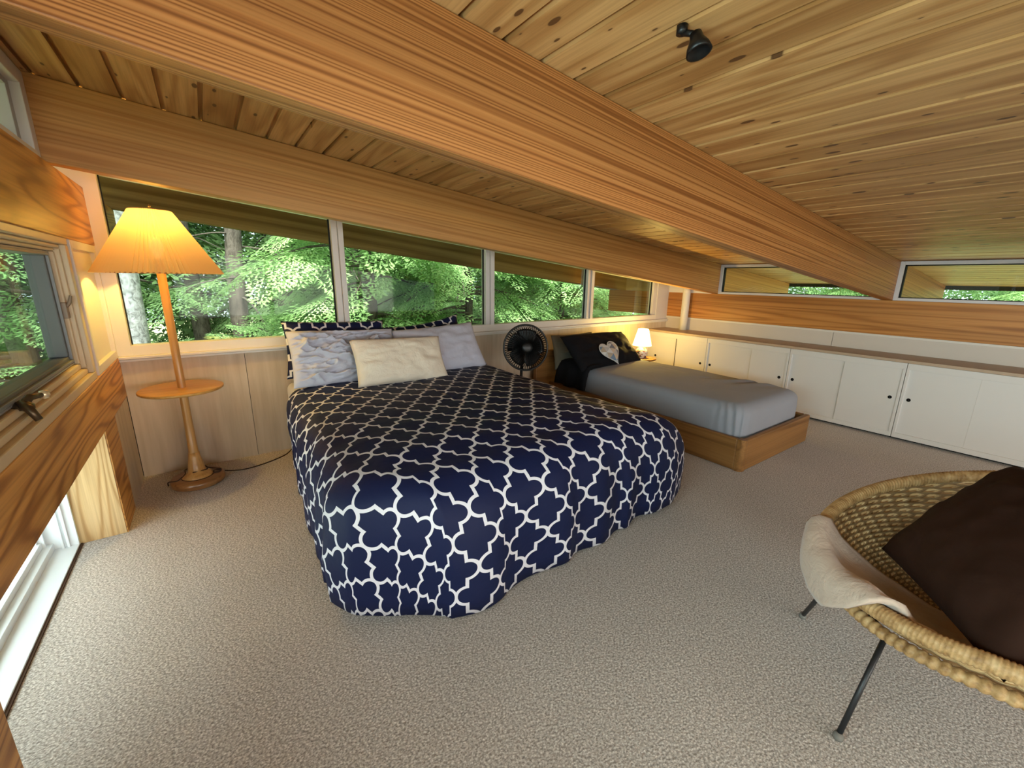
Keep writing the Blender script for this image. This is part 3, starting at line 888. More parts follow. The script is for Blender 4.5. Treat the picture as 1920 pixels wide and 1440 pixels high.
# ------------------------------------------------------------------ queen bed
BX0, BX1, BY0, BY1 = 0.40, 1.93, 1.47, 3.44
ZT = 0.555
t = thing('double_bed', 'large double bed in the middle of the room under the window', 'bed', ((BX0 + BX1) / 2, (BY0 + BY1) / 2, 0))
box(BX0 + 0.03, BX1 - 0.03, BY0 + 0.05, BY1 - 0.01, 0.03, 0.27).build('bed_base', MAT['black_cloth'], t, bevel=0.02)
mo = box(BX0, BX1, BY0 + 0.02, BY1, 0.271, ZT - 0.02).build('mattress', MAT['sheet_blue'], t, bevel=0.05, smooth=True, seg=5)
ft = MB()
for (xx, yy) in ((BX0 + 0.1, BY0 + 0.15), (BX1 - 0.1, BY0 + 0.15), (BX0 + 0.1, BY1 - 0.1), (BX1 - 0.1, BY1 - 0.1)):
    MB().lathe([(0.0, 0.001), (0.025, 0.001), (0.025, 0.03), (0.0, 0.031)], (xx, yy, 0), 12, cap=False).build('leg', MAT['black'], t)

def duvet():
    """Cloth over the bed: a flat-ish top and a skirt round three sides, swept along the mattress edge."""
    x0, x1, y0, y1 = BX0 + 0.05, BX1 - 0.05, BY0 + 0.06, 3.06
    rc = 0.10                                           # corner radius of the edge line
    E = []                                              # (edge point, outward dir, side tag parameter)
    nL, nF, nC = 60, 64, 16
    for k in range(nL):
        s = k / (nL - 1)
        E.append(((x0, y1 + (y0 + rc - y1) * s), (-1, 0), ('L', s)))
    for k in range(1, nC):
        a = math.pi + (math.pi / 2) * k / nC
        E.append(((x0 + rc + rc * math.cos(a), y0 + rc + rc * math.sin(a)), (math.cos(a), math.sin(a)), ('CL', k / nC)))
    for k in range(nF):
        s = k / (nF - 1)
        E.append(((x0 + rc + (x1 - x0 - 2 * rc) * s, y0), (0, -1), ('F', s)))
    for k in range(1, nC):
        a = 1.5 * math.pi + (math.pi / 2) * k / nC
        E.append(((x1 - rc + rc * math.cos(a), y0 + rc + rc * math.sin(a)), (math.cos(a), math.sin(a)), ('CR', k / nC)))
    for k in range(nL):
        s = k / (nL - 1)
        E.append(((x1, y0 + rc + (y1 - y0 - rc) * s), (1, 0), ('R', s)))
    # hem: control points (running parameter, x, y, z)
    def lerp_ctrl(ctrl, s):
        for (a, b_) in zip(ctrl[:-1], ctrl[1:]):
            if a[0] <= s <= b_[0]:
                u = (s - a[0]) / max(1e-6, b_[0] - a[0])
                u = u * u * (3 - 2 * u) * 0.5 + u * 0.5
                return [a[i] + (b_[i] - a[i]) * u for i in range(1, len(a))]
        return list(ctrl[-1][1:])
    HEM = {'L': [(0, 0.355, 3.06, 0.03), (0.25, 0.315, 2.62, 0.012), (0.6, 0.285, 2.05, 0.012), (0.85, 0.265, 1.72, 0.03), (1, 0.262, 1.57, 0.06)],
           'CL': [(0, 0.262, 1.57, 0.06), (0.35, 0.325, 1.43, 0.055), (0.6, 0.44, 1.345, 0.04), (1, 0.62, 1.24, 0.012)],
           'F': [(0, 0.62, 1.24, 0.012), (0.2, 0.86, 1.235, 0.012), (0.5, 1.25, 1.255, 0.012), (0.8, 1.66, 1.285, 0.015), (1, 1.86, 1.285, 0.03)],
           'CR': [(0, 1.86, 1.285, 0.03), (0.35, 2.03, 1.27, 0.055), (0.6, 2.20, 1.31, 0.09), (0.8, 2.215, 1.40, 0.10), (1, 2.15, 1.52, 0.08)],
           'R': [(0, 2.15, 1.52, 0.08), (0.2, 2.10, 1.80, 0.05), (0.6, 2.08, 2.4, 0.03), (1, 2.05, 3.06, 0.03)]}
    def top_z(x, y):
        u = (x - x0) / (x1 - x0)
        v = (y - y0) / (y1 - y0)
        e = min(max(min(u, 1 - u) * (x1 - x0), 0), 0.16) / 0.16
        f = min(max(v * (y1 - y0), 0), 0.18) / 0.18
        crown = 0.022 * (1 - (1 - e) ** 2) * (1 - (1 - f) ** 2)
        return ZT + 0.006 + crown + 0.010 * fbm((x, y, 0), 2.6, 3.0) + 0.004 * fbm((x, y, 0), 8, 5.0)
    rows, uvs = [], []
    NS = 26
    per_u = []
    peri = 0
    NE = len(E)
    for i, ((ex, ey), (nx, ny), (sd, s)) in enumerate(E):
        if i:
            peri += math.hypot(ex - E[i - 1][0][0], ey - E[i - 1][0][1])
        per_u.append(peri)
    # interior rings: shrink from the edge line towards the centre line
    cxm, ya, yb = (x0 + x1) / 2, y0 + (x1 - x0) / 2, y1
    IR = 22
    for j in range(IR, 0, -1):
        f = j / IR
        ring, ruv = [], []
        for ((ex, ey), n_, tg) in E:
            tx = cxm
            ty = max(ey, ya)
            px, py = ex + (tx - ex) * f, ey + (ty - ey) * f
            ring.append((px, py, top_z(px, py)))
            ruv.append((px, py))
        rows.append(ring)
        uvs.append(ruv)
    arcs, prevp = [0.0] * NE, [None] * NE
    for j in range(NS + 1):
        q = j / NS
        ring, ruv = [], []
        for i, ((ex, ey), (nx, ny), (sd, s)) in enumerate(E):
            hx, hy, hz = lerp_ctrl(HEM[sd], s)
            P0 = Vector((ex, ey, top_z(ex, ey)))
            n = Vector((nx, ny, 0))
            P3 = Vector((hx, hy, hz))
            a_ = math.pi / 2 * q
            hf = math.sin(a_) ** 0.62
            vf = 1 - max(0.0, math.cos(a_)) ** 0.72
            p = Vector((P0.x + (P3.x - P0.x) * hf, P0.y + (P3.y - P0.y) * hf, P0.z + (P3.z - P0.z) * vf))
            bulge = 0.028 * math.sin(math.pi * q) ** 1.5
            p = p + n * bulge
            w = per_u[i]
            amp = 0.016 * max(0, q - 0.25) / 0.75
            ph = w * 22 + 1.5 * math.sin(w * 5)
            if sd in ('CL', 'CR'):
                amp *= 1.7
            rp = amp * math.sin(ph) + 0.030 * max(0, q - 0.15) * fbm((w * 1.0, q * 1.1, 0), 2.2, 9.0)
            p = p + n * rp
            p.z = max(p.z, 0.008)
            ring.append(tuple(p))
            base_p = (P0.x + (P3.x - P0.x) * hf, P0.y + (P3.y - P0.y) * hf, P0.z + (P3.z - P0.z) * vf)
            if j:
                arcs[i] += (Vector(base_p) - prevp[i]).length
            prevp[i] = Vector(base_p)
            L = arcs[i]
            ruv.append((ex + nx * L, ey + ny * L))
        if j == 0:
            continue
        rows.append(ring)
        uvs.append(ruv)
    # edge ring itself
    er, eu = [], []
    for ((ex, ey), n_, tg) in E:
        er.append((ex, ey, top_z(ex, ey)))
        eu.append((ex, ey))
    rows.insert(IR, er)
    uvs.insert(IR, eu)
    mb = MB()
    mb.grid(rows)
    mb.uv = [(u + 0.036, v + 0.02) for r in uvs for (u, v) in r]
    o = mb.build('duvet', MAT['trellis'], smooth=True)
    sd = o.modifiers.new('thick', 'SOLIDIFY')
    sd.thickness = 0.016
    sd.offset = -1
    return o
tag(duvet(), 'navy duvet with a white trellis print spread over the large bed', 'duvet')

def pillow(name, W, H, T, mat, loc, rot, parent=None, seed=0.0, pinch=0.06, wr=0.012, uvs=False, n=30, sag=0.0, crease=0.0):
    mb = MB()
    uv = []
    for side in (1, -1):
        rows = []
        for j in range(n + 1):
            v = -1 + 2 * j / n
            row = []
            for i in range(n + 1):
                u = -1 + 2 * i / n
                x = W / 2 * u * (1 - pinch * (1 - v * v))
                y = H / 2 * v * (1 - pinch * (1 - u * u))
                e = (1 - abs(u) ** 2.6) * (1 - abs(v) ** 2.6)
                th = T / 2 * max(e, 0) ** 0.48
                wk = wr * fbm((u * 1.3, v * 1.3, side * 2.0), 2.4, seed) * min(1, e * 3)
                wk += 0.5 * wr * fbm((u, v, side), 6.0, seed + 4) * min(1, e * 3)
                if crease:
                    q1 = fbm((u * 0.9 + 0.5 * v, v * 0.9, side), 1.5, seed + 2, 2)
                    q2 = fbm((u * 0.6 - 0.5 * v, v * 1.2, side), 2.6, seed + 8, 2)
                    wk += crease * ((1 - min(1, abs(q1) * 4.5)) ** 2 + 0.7 * (1 - min(1, abs(q2) * 5)) ** 2 - 0.4) * min(1, e * 2.5)
                y2 = y - sag * (1 - u * u) * (v + 1) / 2
                row.append((x, y2, side * (th + wk)))
                uv.append((x + 0.3 * side, y))
            rows.append(row)
        mb.grid(rows)
    if uvs:
        mb.uv = uv
    xf = Matrix.Translation(loc) @ rot
    o = mb.build(name, mat, parent, smooth=True, xf=xf)
    # weld the two faces along the rim
    bm = __import__('bmesh').new()
    bm.from_mesh(o.data)
    __import__('bmesh').ops.remove_doubles(bm, verts=bm.verts, dist=0.0005)
    __import__('bmesh').ops.recalc_face_normals(bm, faces=bm.faces)
    bm.to_mesh(o.data)
    bm.free()
    return o
def lean(deg, yaw_=0, roll_=0):
    """Pillow standing on its edge, face to -y, leaning back by deg from upright."""
    return Matrix.Rotation(R(yaw_), 4, 'Z') @ Matrix.Rotation(R(90 - deg), 4, 'X') @ Matrix.Rotation(R(roll_), 4, 'Z')
tag(pillow('pillow_sham', 0.74, 0.42, 0.15, MAT['trellis'], (0.775, 3.375, 0.770), lean(16, 0, -2), seed=1, uvs=True), 'navy trellis-print pillow sham at the left of the headboard end, against the window', 'pillow', 'trellis pillow shams')
tag(pillow('pillow_sham', 0.72, 0.42, 0.15, MAT['trellis'], (1.505, 3.37, 0.745), lean(18, 0, 7), seed=2, uvs=True, sag=0.02), 'navy trellis-print pillow sham behind the smooth lilac-grey pillow', 'pillow', 'trellis pillow shams')
tag(pillow('pillow', 0.74, 0.42, 0.17, MAT['pillow_blue'], (0.770, 3.115, 0.745), lean(33, 0, -2), seed=7, wr=0.02, pinch=0.04, n=80, crease=0.045), 'crumpled blue-grey pillow at the left, partly behind the cream cushion', 'pillow', 'blue-grey pillows')
tag(pillow('pillow', 0.74, 0.42, 0.16, MAT['pillow_blue'], (1.51, 3.11, 0.738), lean(33, 0, 3), seed=5, wr=0.014, pinch=0.05), 'smooth lilac-grey pillow leaning right of the cream cushion', 'pillow', 'blue-grey pillows')
tag(pillow('cushion', 0.67, 0.35, 0.15, MAT['pillow_cream'], (1.09, 2.895, 0.722), lean(32, 0, -1.5), seed=3, wr=0.012, pinch=0.045), 'oblong cream velvet cushion in front of the bed pillows', 'cushion')

# ------------------------------------------------------------------ narrow bed
SX0, SX1, SY0, SY1 = 2.893, 3.978, 1.28, 3.36
t = thing('platform_bed', 'narrow oak platform bed beside the white cabinets', 'bed', ((SX0 + SX1) / 2, (SY0 + SY1) / 2, 0))
box(SX0 + 0.05, SX1 - 0.0, SY0, SY0 + 0.04, 0.001, 0.235).build('foot_rail', MAT['oak'], t, bevel=0.010)
box(SX0 + 0.0, SX0 + 0.04, SY0 + 0.05, SY1, 0.001, 0.235).build('side_rail', MAT['oak_y'], t, bevel=0.010)
box(SX1 - 0.04, SX1, SY0 + 0.041, SY1, 0.001, 0.235).build('side_rail', MAT['oak_y'], t, bevel=0.010)
cp = MB()
pts = [(SX0 + 0.05, SY0 + 0.05), (SX0 + 0.05, SY0)] + [(SX0 + 0.03 + 0.03 * math.cos(a) , SY0 + 0.03 + 0.03 * math.sin(a)) for a in [R(270 - 15 * k) for k in range(7)]] + [(SX0, SY0 + 0.05)]
cp.prism(pts, 0.001, 0.236, 'z')
cp.build('corner_post', MAT['oak'], t)
box(SX0 + 0.04, SX1 - 0.04, SY0 + 0.04, SY1, 0.10, 0.14).build('platform', MAT['oak'], t)
box(2.715, SX1 + 0.02, SY1, SY1 + 0.05, 0.001, 0.57).build('headboard', MAT['oak'], t, bevel=0.006)

def mattress():
    x0, x1, y0, y1, z0, z1 = SX0 + 0.052, SX1 - 0.06, SY0 + 0.055, 3.20, 0.141, 0.448
    nx, ny = 60, 90
    mb = MB()
    r = 0.085
    def prof(d, w):      # d from -1..1 across, returns plan offset factor and height
        return d
    rows = []
    # superellipsoid-like rounded box, swept: rings from the bottom edge to the top centre
    ring_pts = []
    N = 200
    for k in range(N):
        a = 2 * math.pi * k / N
        c, s = math.cos(a), math.sin(a)
        e = 0.16
        ring_pts.append((math.copysign(abs(c) ** e, c), math.copysign(abs(s) ** e, s)))
    cx, cy, hx, hy = (x0 + x1) / 2, (y0 + y1) / 2, (x1 - x0) / 2, (y1 - y0) / 2
    levels = [(0.0, z0), (0.0, z0 + 0.08), (0.0, z0 + 0.16)]
    for k in range(1, 9):
        a = math.pi / 2 * k / 8
        levels.append((r * (1 - math.cos(a)), z1 - r + r * math.sin(a)))
    for k in range(1, 16):
        levels.append((r + (hx - r) * k / 15 * 0.995, z1 + 0.010 * (1 - (1 - k / 15) ** 2)))
    for li, (ins, z) in enumerate(levels):
        row = []
        for (ux, uy) in ring_pts:
            ix = hx - ins
            iy = hy - ins * (1 if ins < r else 1.0 + (hy - hx) / (hx - r) * (ins - r) / ins)
            X, Y = cx + ux * ix, cy + uy * iy
            Z = z
            if li > 5:       # tension folds on the far (right) half of the top
                g = math.sin(Y * 36 + X * 22 + 3 * fbm((X, Y, 0), 2, 1)) * max(0, (X - cx) / hx) ** 1.5 * max(0, min(1, (Y - 1.45) / 0.3)) * max(0, min(1, (2.9 - Y) / 0.3))
                Z += 0.022 * g * min(1, (li - 5) / 4)
            if li <= 8:      # gathered corner at the foot
                d = math.hypot(X - x0, Y - y0)
                X -= 0.006 * math.sin((Y - X) * 90 + 5 * fbm((X, Y, Z), 3.5, 7.0)) * max(0, 1 - d / 0.42) * (1 if li > 0 else 0.3)
            Z += 0.004 * fbm((X, Y, Z), 4, 2.0)
            row.append((X, Y, Z))
        rows.append(row)
    mb.grid(rows, closed_u=True)
    mb.f.append(tuple(range(N - 1, -1, -1)))
    b0 = (len(rows) - 1) * N
    mb.f.append(tuple(b0 + k for k in range(N)))
    return mb.build('mattress', MAT['sheet_grey'], smooth=True)
tag(mattress(), 'mattress in a fitted slate-blue sheet on the oak platform bed', 'mattress')
tag(pillow('pillow', 0.99, 0.44, 0.18, MAT['black_cloth'], (3.335, 3.02, 0.585), lean(46, 4, -1), seed=11, wr=0.02, pinch=0.03), 'black pillow at the head of the narrow bed', 'pillow')
tag(pillow('pillow', 0.60, 0.36, 0.12, MAT['olive_cloth'], (3.15, 3.265, 0.565), lean(14, 0, 0), seed=13, wr=0.02), 'olive-grey pillow peeking out behind the black pillow', 'pillow')
# black blanket hanging over the bed's left side at the head
bl = MB()
rows = []
for j in range(13):
    v = j / 12
    row = []
    for i in range(19):
        u = i / 18
        y = 2.80 + 0.42 * u
        px, pz = [(3.10, 0.462), (2.99, 0.470), (2.925, 0.455), (2.905, 0.40), (2.88, 0.33), (2.85, 0.262)][min(5, int(v * 5))], 0
        p0 = [(3.10, 0.474), (3.02, 0.478), (2.94, 0.472), (2.905, 0.42), (2.885, 0.34), (2.872, 0.255)]
        a = v * 5
        k = min(4, int(a))
        f = a - k
        x_ = p0[k][0] + (p0[k + 1][0] - p0[k][0]) * f
        z_ = p0[k][1] + (p0[k + 1][1] - p0[k][1]) * f
        row.append((x_ - 0.012 * math.sin(u * 14) * v, y, z_ + 0.004 * math.sin(u * 9)))
    rows.append(row)
bl.grid(rows)
o = bl.build('blanket', MAT['black_cloth'], smooth=True)
sm = o.modifiers.new('thick', 'SOLIDIFY')
sm.thickness = 0.02
sm.offset = 1
tag(o, 'black cloth hanging over the near side of the narrow bed under the black pillow', 'blanket')

# heart cushion: patchwork of triangles
def heart():
    t = thing('heart_cushion', 'small heart-shaped cushion with grey and beige triangles on the black pillow', 'cushion', (3.26, 2.83, 0.56))
    out = []
    for k in range(48):
        a = 2 * math.pi * k / 48
        x = 16 * math.sin(a) ** 3
        y = 13 * math.cos(a) - 5 * math.cos(2 * a) - 2 * math.cos(3 * a) - math.cos(4 * a)
        out.append((x / 17 * 0.125, (y + 2.5) / 17 * 0.150))
    cols = [(0.42, 0.33, 0.24), (0.62, 0.60, 0.57), (0.20, 0.20, 0.23), (0.46, 0.44, 0.42), (0.58, 0.46, 0.34), (0.16, 0.22, 0.30), (0.66, 0.64, 0.62)]
    t_ = NT('triangle_patchwork')
    v = t_.n('UVMap')
    sp = t_.n('SeparateXYZ', {0: v.outputs[0]})
    S = 0.062
    a1 = t_.math('FLOOR', t_.math('DIVIDE', sp.outputs[0], S))
    a2 = t_.math('FLOOR', t_.math('DIVIDE', t_.math('ADD', t_.math('MULTIPLY', sp.outputs[0], 0.5), t_.math('MULTIPLY', sp.outputs[1], 0.866)), S))
    a3 = t_.math('FLOOR', t_.math('DIVIDE', t_.math('ADD', t_.math('MULTIPLY', sp.outputs[0], -0.5), t_.math('MULTIPLY', sp.outputs[1], 0.866)), S))
    wv = t_.n('CombineXYZ', {0: a1, 1: a2, 2: a3})
    wn_ = t_.n('TexWhiteNoise', {'Vector': wv.outputs[0]}, noise_dimensions='3D')
    c = t_.ramp(wn_.outputs['Value'], [(i / 7, cc) for i, cc in enumerate(cols)], 'CONSTANT')
    m = t_.done(t_.bsdf(c, 0.8, 0.2))
    mb = MB()
    uv = []
    rows = []
    NR = 7
    for side in (1, -1):
        rws = []
        for j in range(NR + 1):
            f = 1 - j / NR * 0.97
            th = 0.032 * (1 - f ** 2.2) ** 0.6
            rws.append([(x * f, (y - 0.0) * f, side * th) for (x, y) in out])
            uv += [(x * f + 0.011, y * f + 0.017) for (x, y) in out]
        b = len(mb.v)
        mb.grid(rws, closed_u=True)
        mb.f.append(tuple(b + NR * 48 + k for k in range(48)))
    mb.uv = uv
    o = mb.build('front_patchwork', m, t, smooth=True, xf=Matrix.Translation((3.27, 2.845, 0.583)) @ lean(40, -8, 12))
    pipe = MB()
    pipe.tube([(x, y, 0) for (x, y) in out] + [(out[0][0], out[0][1], 0)], 0.005, 6, caps=False)
    pipe.build('piping', plain('pale_piping', (0.6, 0.58, 0.54), 0.8), t, smooth=True, xf=Matrix.Translation((3.27, 2.845, 0.583)) @ lean(40, -8, 12))
heart()

# side table and table lamp in the corner
TX, TY = 4.118, 3.13
t = thing('side_table', 'small round wooden side table at the head of the narrow bed', 'table', (TX + 0.05, TY, 0))
MB().lathe([(0.0, 0.385), (0.14, 0.385), (0.15, 0.392), (0.15, 0.404), (0.145, 0.408), (0.0, 0.408)], (TX + 0.04, TY, 0), 40, cap=False).build('tabletop', MAT['oak'], t, smooth=True)
MB().lathe([(0.0, 0.02), (0.022, 0.02), (0.018, 0.2), (0.022, 0.384), (0.0, 0.3845)], (TX + 0.04, TY, 0), 16, cap=False).build('stem', MAT['oak'], t, smooth=True)
MB().lathe([(0.0, 0.001), (0.11, 0.001), (0.11, 0.015), (0.02, 0.022), (0.0, 0.022)], (TX + 0.04, TY, 0), 32, cap=False).build('foot', MAT['oak'], t, smooth=True)
t = thing('table_lamp', 'small lit table lamp with a white shade and a speckled round base', 'lamp', (TX, TY, 0.409))
tt = NT('mosaic_glass')
vo = tt.n('TexVoronoi', {'Vector': tt.coord('Object', (1, 1, 1.4)), 'Scale': 42.0})
cc = tt.ramp(tt.n('SeparateColor', {0: vo.outputs['Color']}).outputs[0], [(0, (0.55, 0.30, 0.22)), (0.25, (0.75, 0.62, 0.50)), (0.45, (0.40, 0.16, 0.12)), (0.6, (0.80, 0.74, 0.66)), (0.8, (0.14, 0.13, 0.11)), (0.9, (0.62, 0.40, 0.30))], 'CONSTANT')
mosaic = tt.done(tt.bsdf(cc, 0.12, 0.6))
MB().lathe([(0.0, 0.0), (0.045, 0.0), (0.050, 0.006), (0.064, 0.030), (0.072, 0.062), (0.066, 0.095), (0.048, 0.118), (0.022, 0.130), (0.016, 0.136), (0.0, 0.137)], (TX, TY, 0.409), 36, cap=False).build('globe_base', mosaic, t, smooth=True)
MB().lathe([(0.0, 0.137), (0.013, 0.137), (0.013, 0.19), (0.0, 0.191)], (TX, TY, 0.409), 16, cap=False).build('socket', MAT['gold'], t, smooth=True)
MB().lathe([(0.106, 0.150), (0.107, 0.152), (0.080, 0.255), (0.056, 0.342), (0.0545, 0.343)], (TX, TY, 0.409), 48, cap=False).build('lamp_shade', MAT['ivory'], t, smooth=True)
MB().lathe([(0.0, 0.19), (0.010, 0.195), (0.02, 0.22), (0.022, 0.235), (0.014, 0.255), (0.0, 0.26)], (TX, TY, 0.409), 16, cap=False).build(
    'bulb', translucent_mat('bulb_warm', (1, 0.85, 0.6), (1, 0.85, 0.6), 0.5, emit=(1, 0.72, 0.35), estr=14), t, smooth=True)
ld = bpy.data.lights.new('table_lamp_light', 'POINT')
ld.energy = 55
ld.color = (1.0, 0.68, 0.16)
ld.shadow_soft_size = 0.03
lo = bpy.data.objects.new('table_lamp_light', ld)
lo.location = (TX, TY, 0.70)
col.objects.link(lo)

# ------------------------------------------------------------------ fan
def fan():
    FX, FY, FZ, FR = 2.235, 2.92, 0.715, 0.198
    t = thing('pedestal_fan', 'black pedestal fan standing between the two beds', 'fan', (FX, FY, 0))
    MB().lathe([(0.0, 0.001), (0.17, 0.001), (0.172, 0.012), (0.15, 0.022), (0.05, 0.045), (0.02, 0.06), (0.0, 0.06)], (FX, FY + 0.06, 0), 32, cap=False).build('base', MAT['fanblack'], t, smooth=True)
    MB().tube([(FX, FY + 0.06, 0.05), (FX, FY + 0.06, 0.66)], 0.013, 12).build('pole', MAT['fanblack'], t, smooth=True)
    X = Matrix.Translation((FX, FY, FZ)) @ Matrix.Rotation(R(-22), 4, 'Z') @ Matrix.Rotation(R(90 - 8), 4, 'X')
    # local z points to the front (-y), discs lie in local xy
    m = MB()
    m.lathe([(0.0, -0.13), (0.045, -0.128), (0.072, -0.11), (0.078, -0.06), (0.06, -0.03), (0.0, -0.03)], (0, 0, 0), 24, cap=False)
    m.build('motor_housing', MAT['fanblack'], t, smooth=True, xf=X)
    for nm, sgn in (('front_grille', 1), ('rear_grille', -1)):
        g = MB()
        for k in range(120):
            a = 2 * math.pi * k / 56
            pr = [(0.045, 0.045 if sgn > 0 else -0.055), (0.10, 0.046 if sgn > 0 else -0.055), (0.16, 0.036 if sgn > 0 else -0.045), (0.188, 0.018 if sgn > 0 else -0.02), (FR - 0.002, 0.0)]
            tw = 0.5 * sgn
            g.tube([(r * math.cos(a + tw * (FR - r)), r * math.sin(a + tw * (FR - r)), z) for (r, z) in pr], 0.0030, 4, caps=False)
        for (r, z) in ((0.045, 0.045 if sgn > 0 else -0.055), (0.13, 0.042 if sgn > 0 else -0.052)):
            g.tube([(r * math.cos(2 * math.pi * k / 40), r * math.sin(2 * math.pi * k / 40), z) for k in range(41)], 0.0018, 5, caps=False)
        g.build(nm, MAT['fanblack'], t, xf=X)
    g = MB()
    g.tube([(FR * math.cos(2 * math.pi * k / 64), FR * math.sin(2 * math.pi * k / 64), 0) for k in range(65)], 0.009, 8, caps=False)
    g.build('rim_band', MAT['fanblack'], t, smooth=True, xf=X)
    h = MB()
    h.lathe([(0.0, 0.052), (0.03, 0.051), (0.044, 0.046), (0.046, 0.043), (0.0, 0.043)], (0, 0, 0), 24, cap=False)
    h.build('badge', MAT['fanblack'], t, smooth=True, xf=X)
    for k in range(5):
        b_ = MB()
        rows = []
        for i in range(9):
            r = 0.02 + 0.145 * i / 8
            wd = 0.05 + 0.125 * math.sin(min(1, i / 7) * math.pi * 0.5)
            rows.append([(r * math.cos(ww), r * math.sin(ww), -0.02 * (q * 2 - 1) + 0.0) for q in [j / 6 for j in range(7)] for ww in [(q - 0.5) * wd / max(r, 0.05) + 0.25 * i / 8]])
        b_.grid(rows)
        bo = b_.build('blade', MAT['fanblack'], t, smooth=True, xf=X @ Matrix.Rotation(2 * math.pi * k / 5, 4, 'Z'))
        s_ = bo.modifiers.new('thick', 'SOLIDIFY')
        s_.thickness = 0.002
fan()

# ------------------------------------------------------------------ wicker chair
CX, CY, CR = 1.86, 0.0, 0.475
def rim_z(th):
    x = CX + CR * math.cos(th)
    return 0.43 + 0.20 * (x - (CX - CR)) / (2 * CR) - 0.115 * math.sin(th) * (1 if math.sin(th) > 0 else 0.4)
ZB = 0.20
def bowl(th, s):
    """s = 1 at the rim, 0 at the bottom centre."""
    px = CX + 0.04 * (1 - s) + CR * math.cos(th) * s
    py = CY + CR * math.sin(th) * s
    return Vector((px, py, ZB + (rim_z(th) - ZB) * s ** 2.3))
def bowl_n(th, s):
    e = 0.01
    a = bowl(th + e, s) - bowl(th - e, s)
    b_ = bowl(th, s + e) - bowl(th, s - e)
    return a.cross(b_).normalized()       # points outwards/down or in/up consistently
def chair():
    t = thing('wicker_chair', 'round wicker basket chair on thin black iron legs', 'chair', (CX, CY, 0))
    NR, NU = 64, 54
    mu = NU * 6
    rows, uv = [], []
    ss = [0.02 + (1 - 0.02) * (j / (NR * 4)) ** 0.8 for j in range(NR * 4 + 1)]
    for j, s in enumerate(ss):
        rowi = j // 4
        fr = (j % 4) / 4
        prof = math.sin(math.pi * fr)
        row = []
        for i in range(mu + 1):
            th = 2 * math.pi * i / mu
            n = bowl_n(th, max(s, 0.05))
            d = 0.0058 * math.sin(NU / 2 * th * 2 / 2 + math.pi * rowi) * (0.3 + 0.7 * prof) + 0.0065 * (prof - 0.5)
            row.append(bowl(th, s) + n * d)
            uv.append((i / mu * 40.0, j / 4.0))
        rows.append(row)
    mb = MB()
    mb.grid(rows)
    mb.uv = uv
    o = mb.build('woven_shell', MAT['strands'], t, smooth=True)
    sm = o.modifiers.new('thick', 'SOLIDIFY')
    sm.thickness = 0.012
    # wrapped rim: a thick roll with coil ridges
    rim = MB()
    NT_ = 900
    rows = []
    for i in range(NT_):
        th = 2 * math.pi * i / NT_
        c = bowl(th, 1.0) + Vector((0, 0, 0.012))
        rad = Vector((math.cos(th), math.sin(th), 0))
        r = 0.021 + 0.0028 * abs(math.sin(th * 150))
        rows.append([c + rad * (r * math.cos(a)) + Vector((0, 0, r * math.sin(a))) for a in [2 * math.pi * k / 12 for k in range(12)]])
    rim.grid(rows, closed_u=True, closed_v=True)
    rim.build('wrapped_rim', MAT['wicker'], t, smooth=True)
    lr = MB()
    rows = []
    for i in range(NT_):
        th = 2 * math.pi * i / NT_
        c = bowl(th, 0.90) + Vector((math.cos(th) * 0.022, math.sin(th) * 0.022, -0.022))
        rad = Vector((math.cos(th), math.sin(th), 0))
        r = 0.014 + 0.0055 * abs(math.sin(th * 62 + 0.6))
        rows.append([c + rad * (r * math.cos(a)) + Vector((0, 0, r * math.sin(a))) for a in [2 * math.pi * k / 10 for k in range(10)]])
    lr.grid(rows, closed_u=True, closed_v=True)
    lr.build('braided_band', MAT['wicker'], t, smooth=True)
    feet = [((1.780, 0.468), R(118)), ((1.348, 0.212), R(160)), ((1.42, -0.42), R(225)), ((2.30, 0.30), R(40)), ((2.28, -0.36), R(-45))]
    tops = [Vector((1.54, 0.344, 0.37)), Vector((1.54, 0.194, 0.29)), bowl(R(225), 0.8), bowl(R(40), 0.72), bowl(R(-45), 0.72)]
    for (f, a), tp in zip(feet, tops):
        fp = Vector((f[0], f[1], 0.0))
        lg = MB()
        lg.tube([tp + Vector((0, 0, -0.004)), fp + Vector((0, 0, 0.012))], 0.0075, 10)
        lo_ = lg.build('leg', MAT['iron'], t, smooth=True)
        fb = MB()
        fb.lathe([(0.0, 0.001), (0.013, 0.001), (0.014, 0.008), (0.010, 0.02), (0.0, 0.021)], fp, 12, cap=False)
        fb.build('rubber_foot', MAT['rubber'], lo_, smooth=True)
    fr = MB()
    fr.tube([bowl(2 * math.pi * k / 40, 0.72) + Vector((0.02 * math.cos(2 * math.pi * k / 40), 0.02 * math.sin(2 * math.pi * k / 40), -0.022)) for k in range(41)], 0.006, 8, caps=False)
    fr.build('under_frame', MAT['iron'], t, smooth=True)
chair()

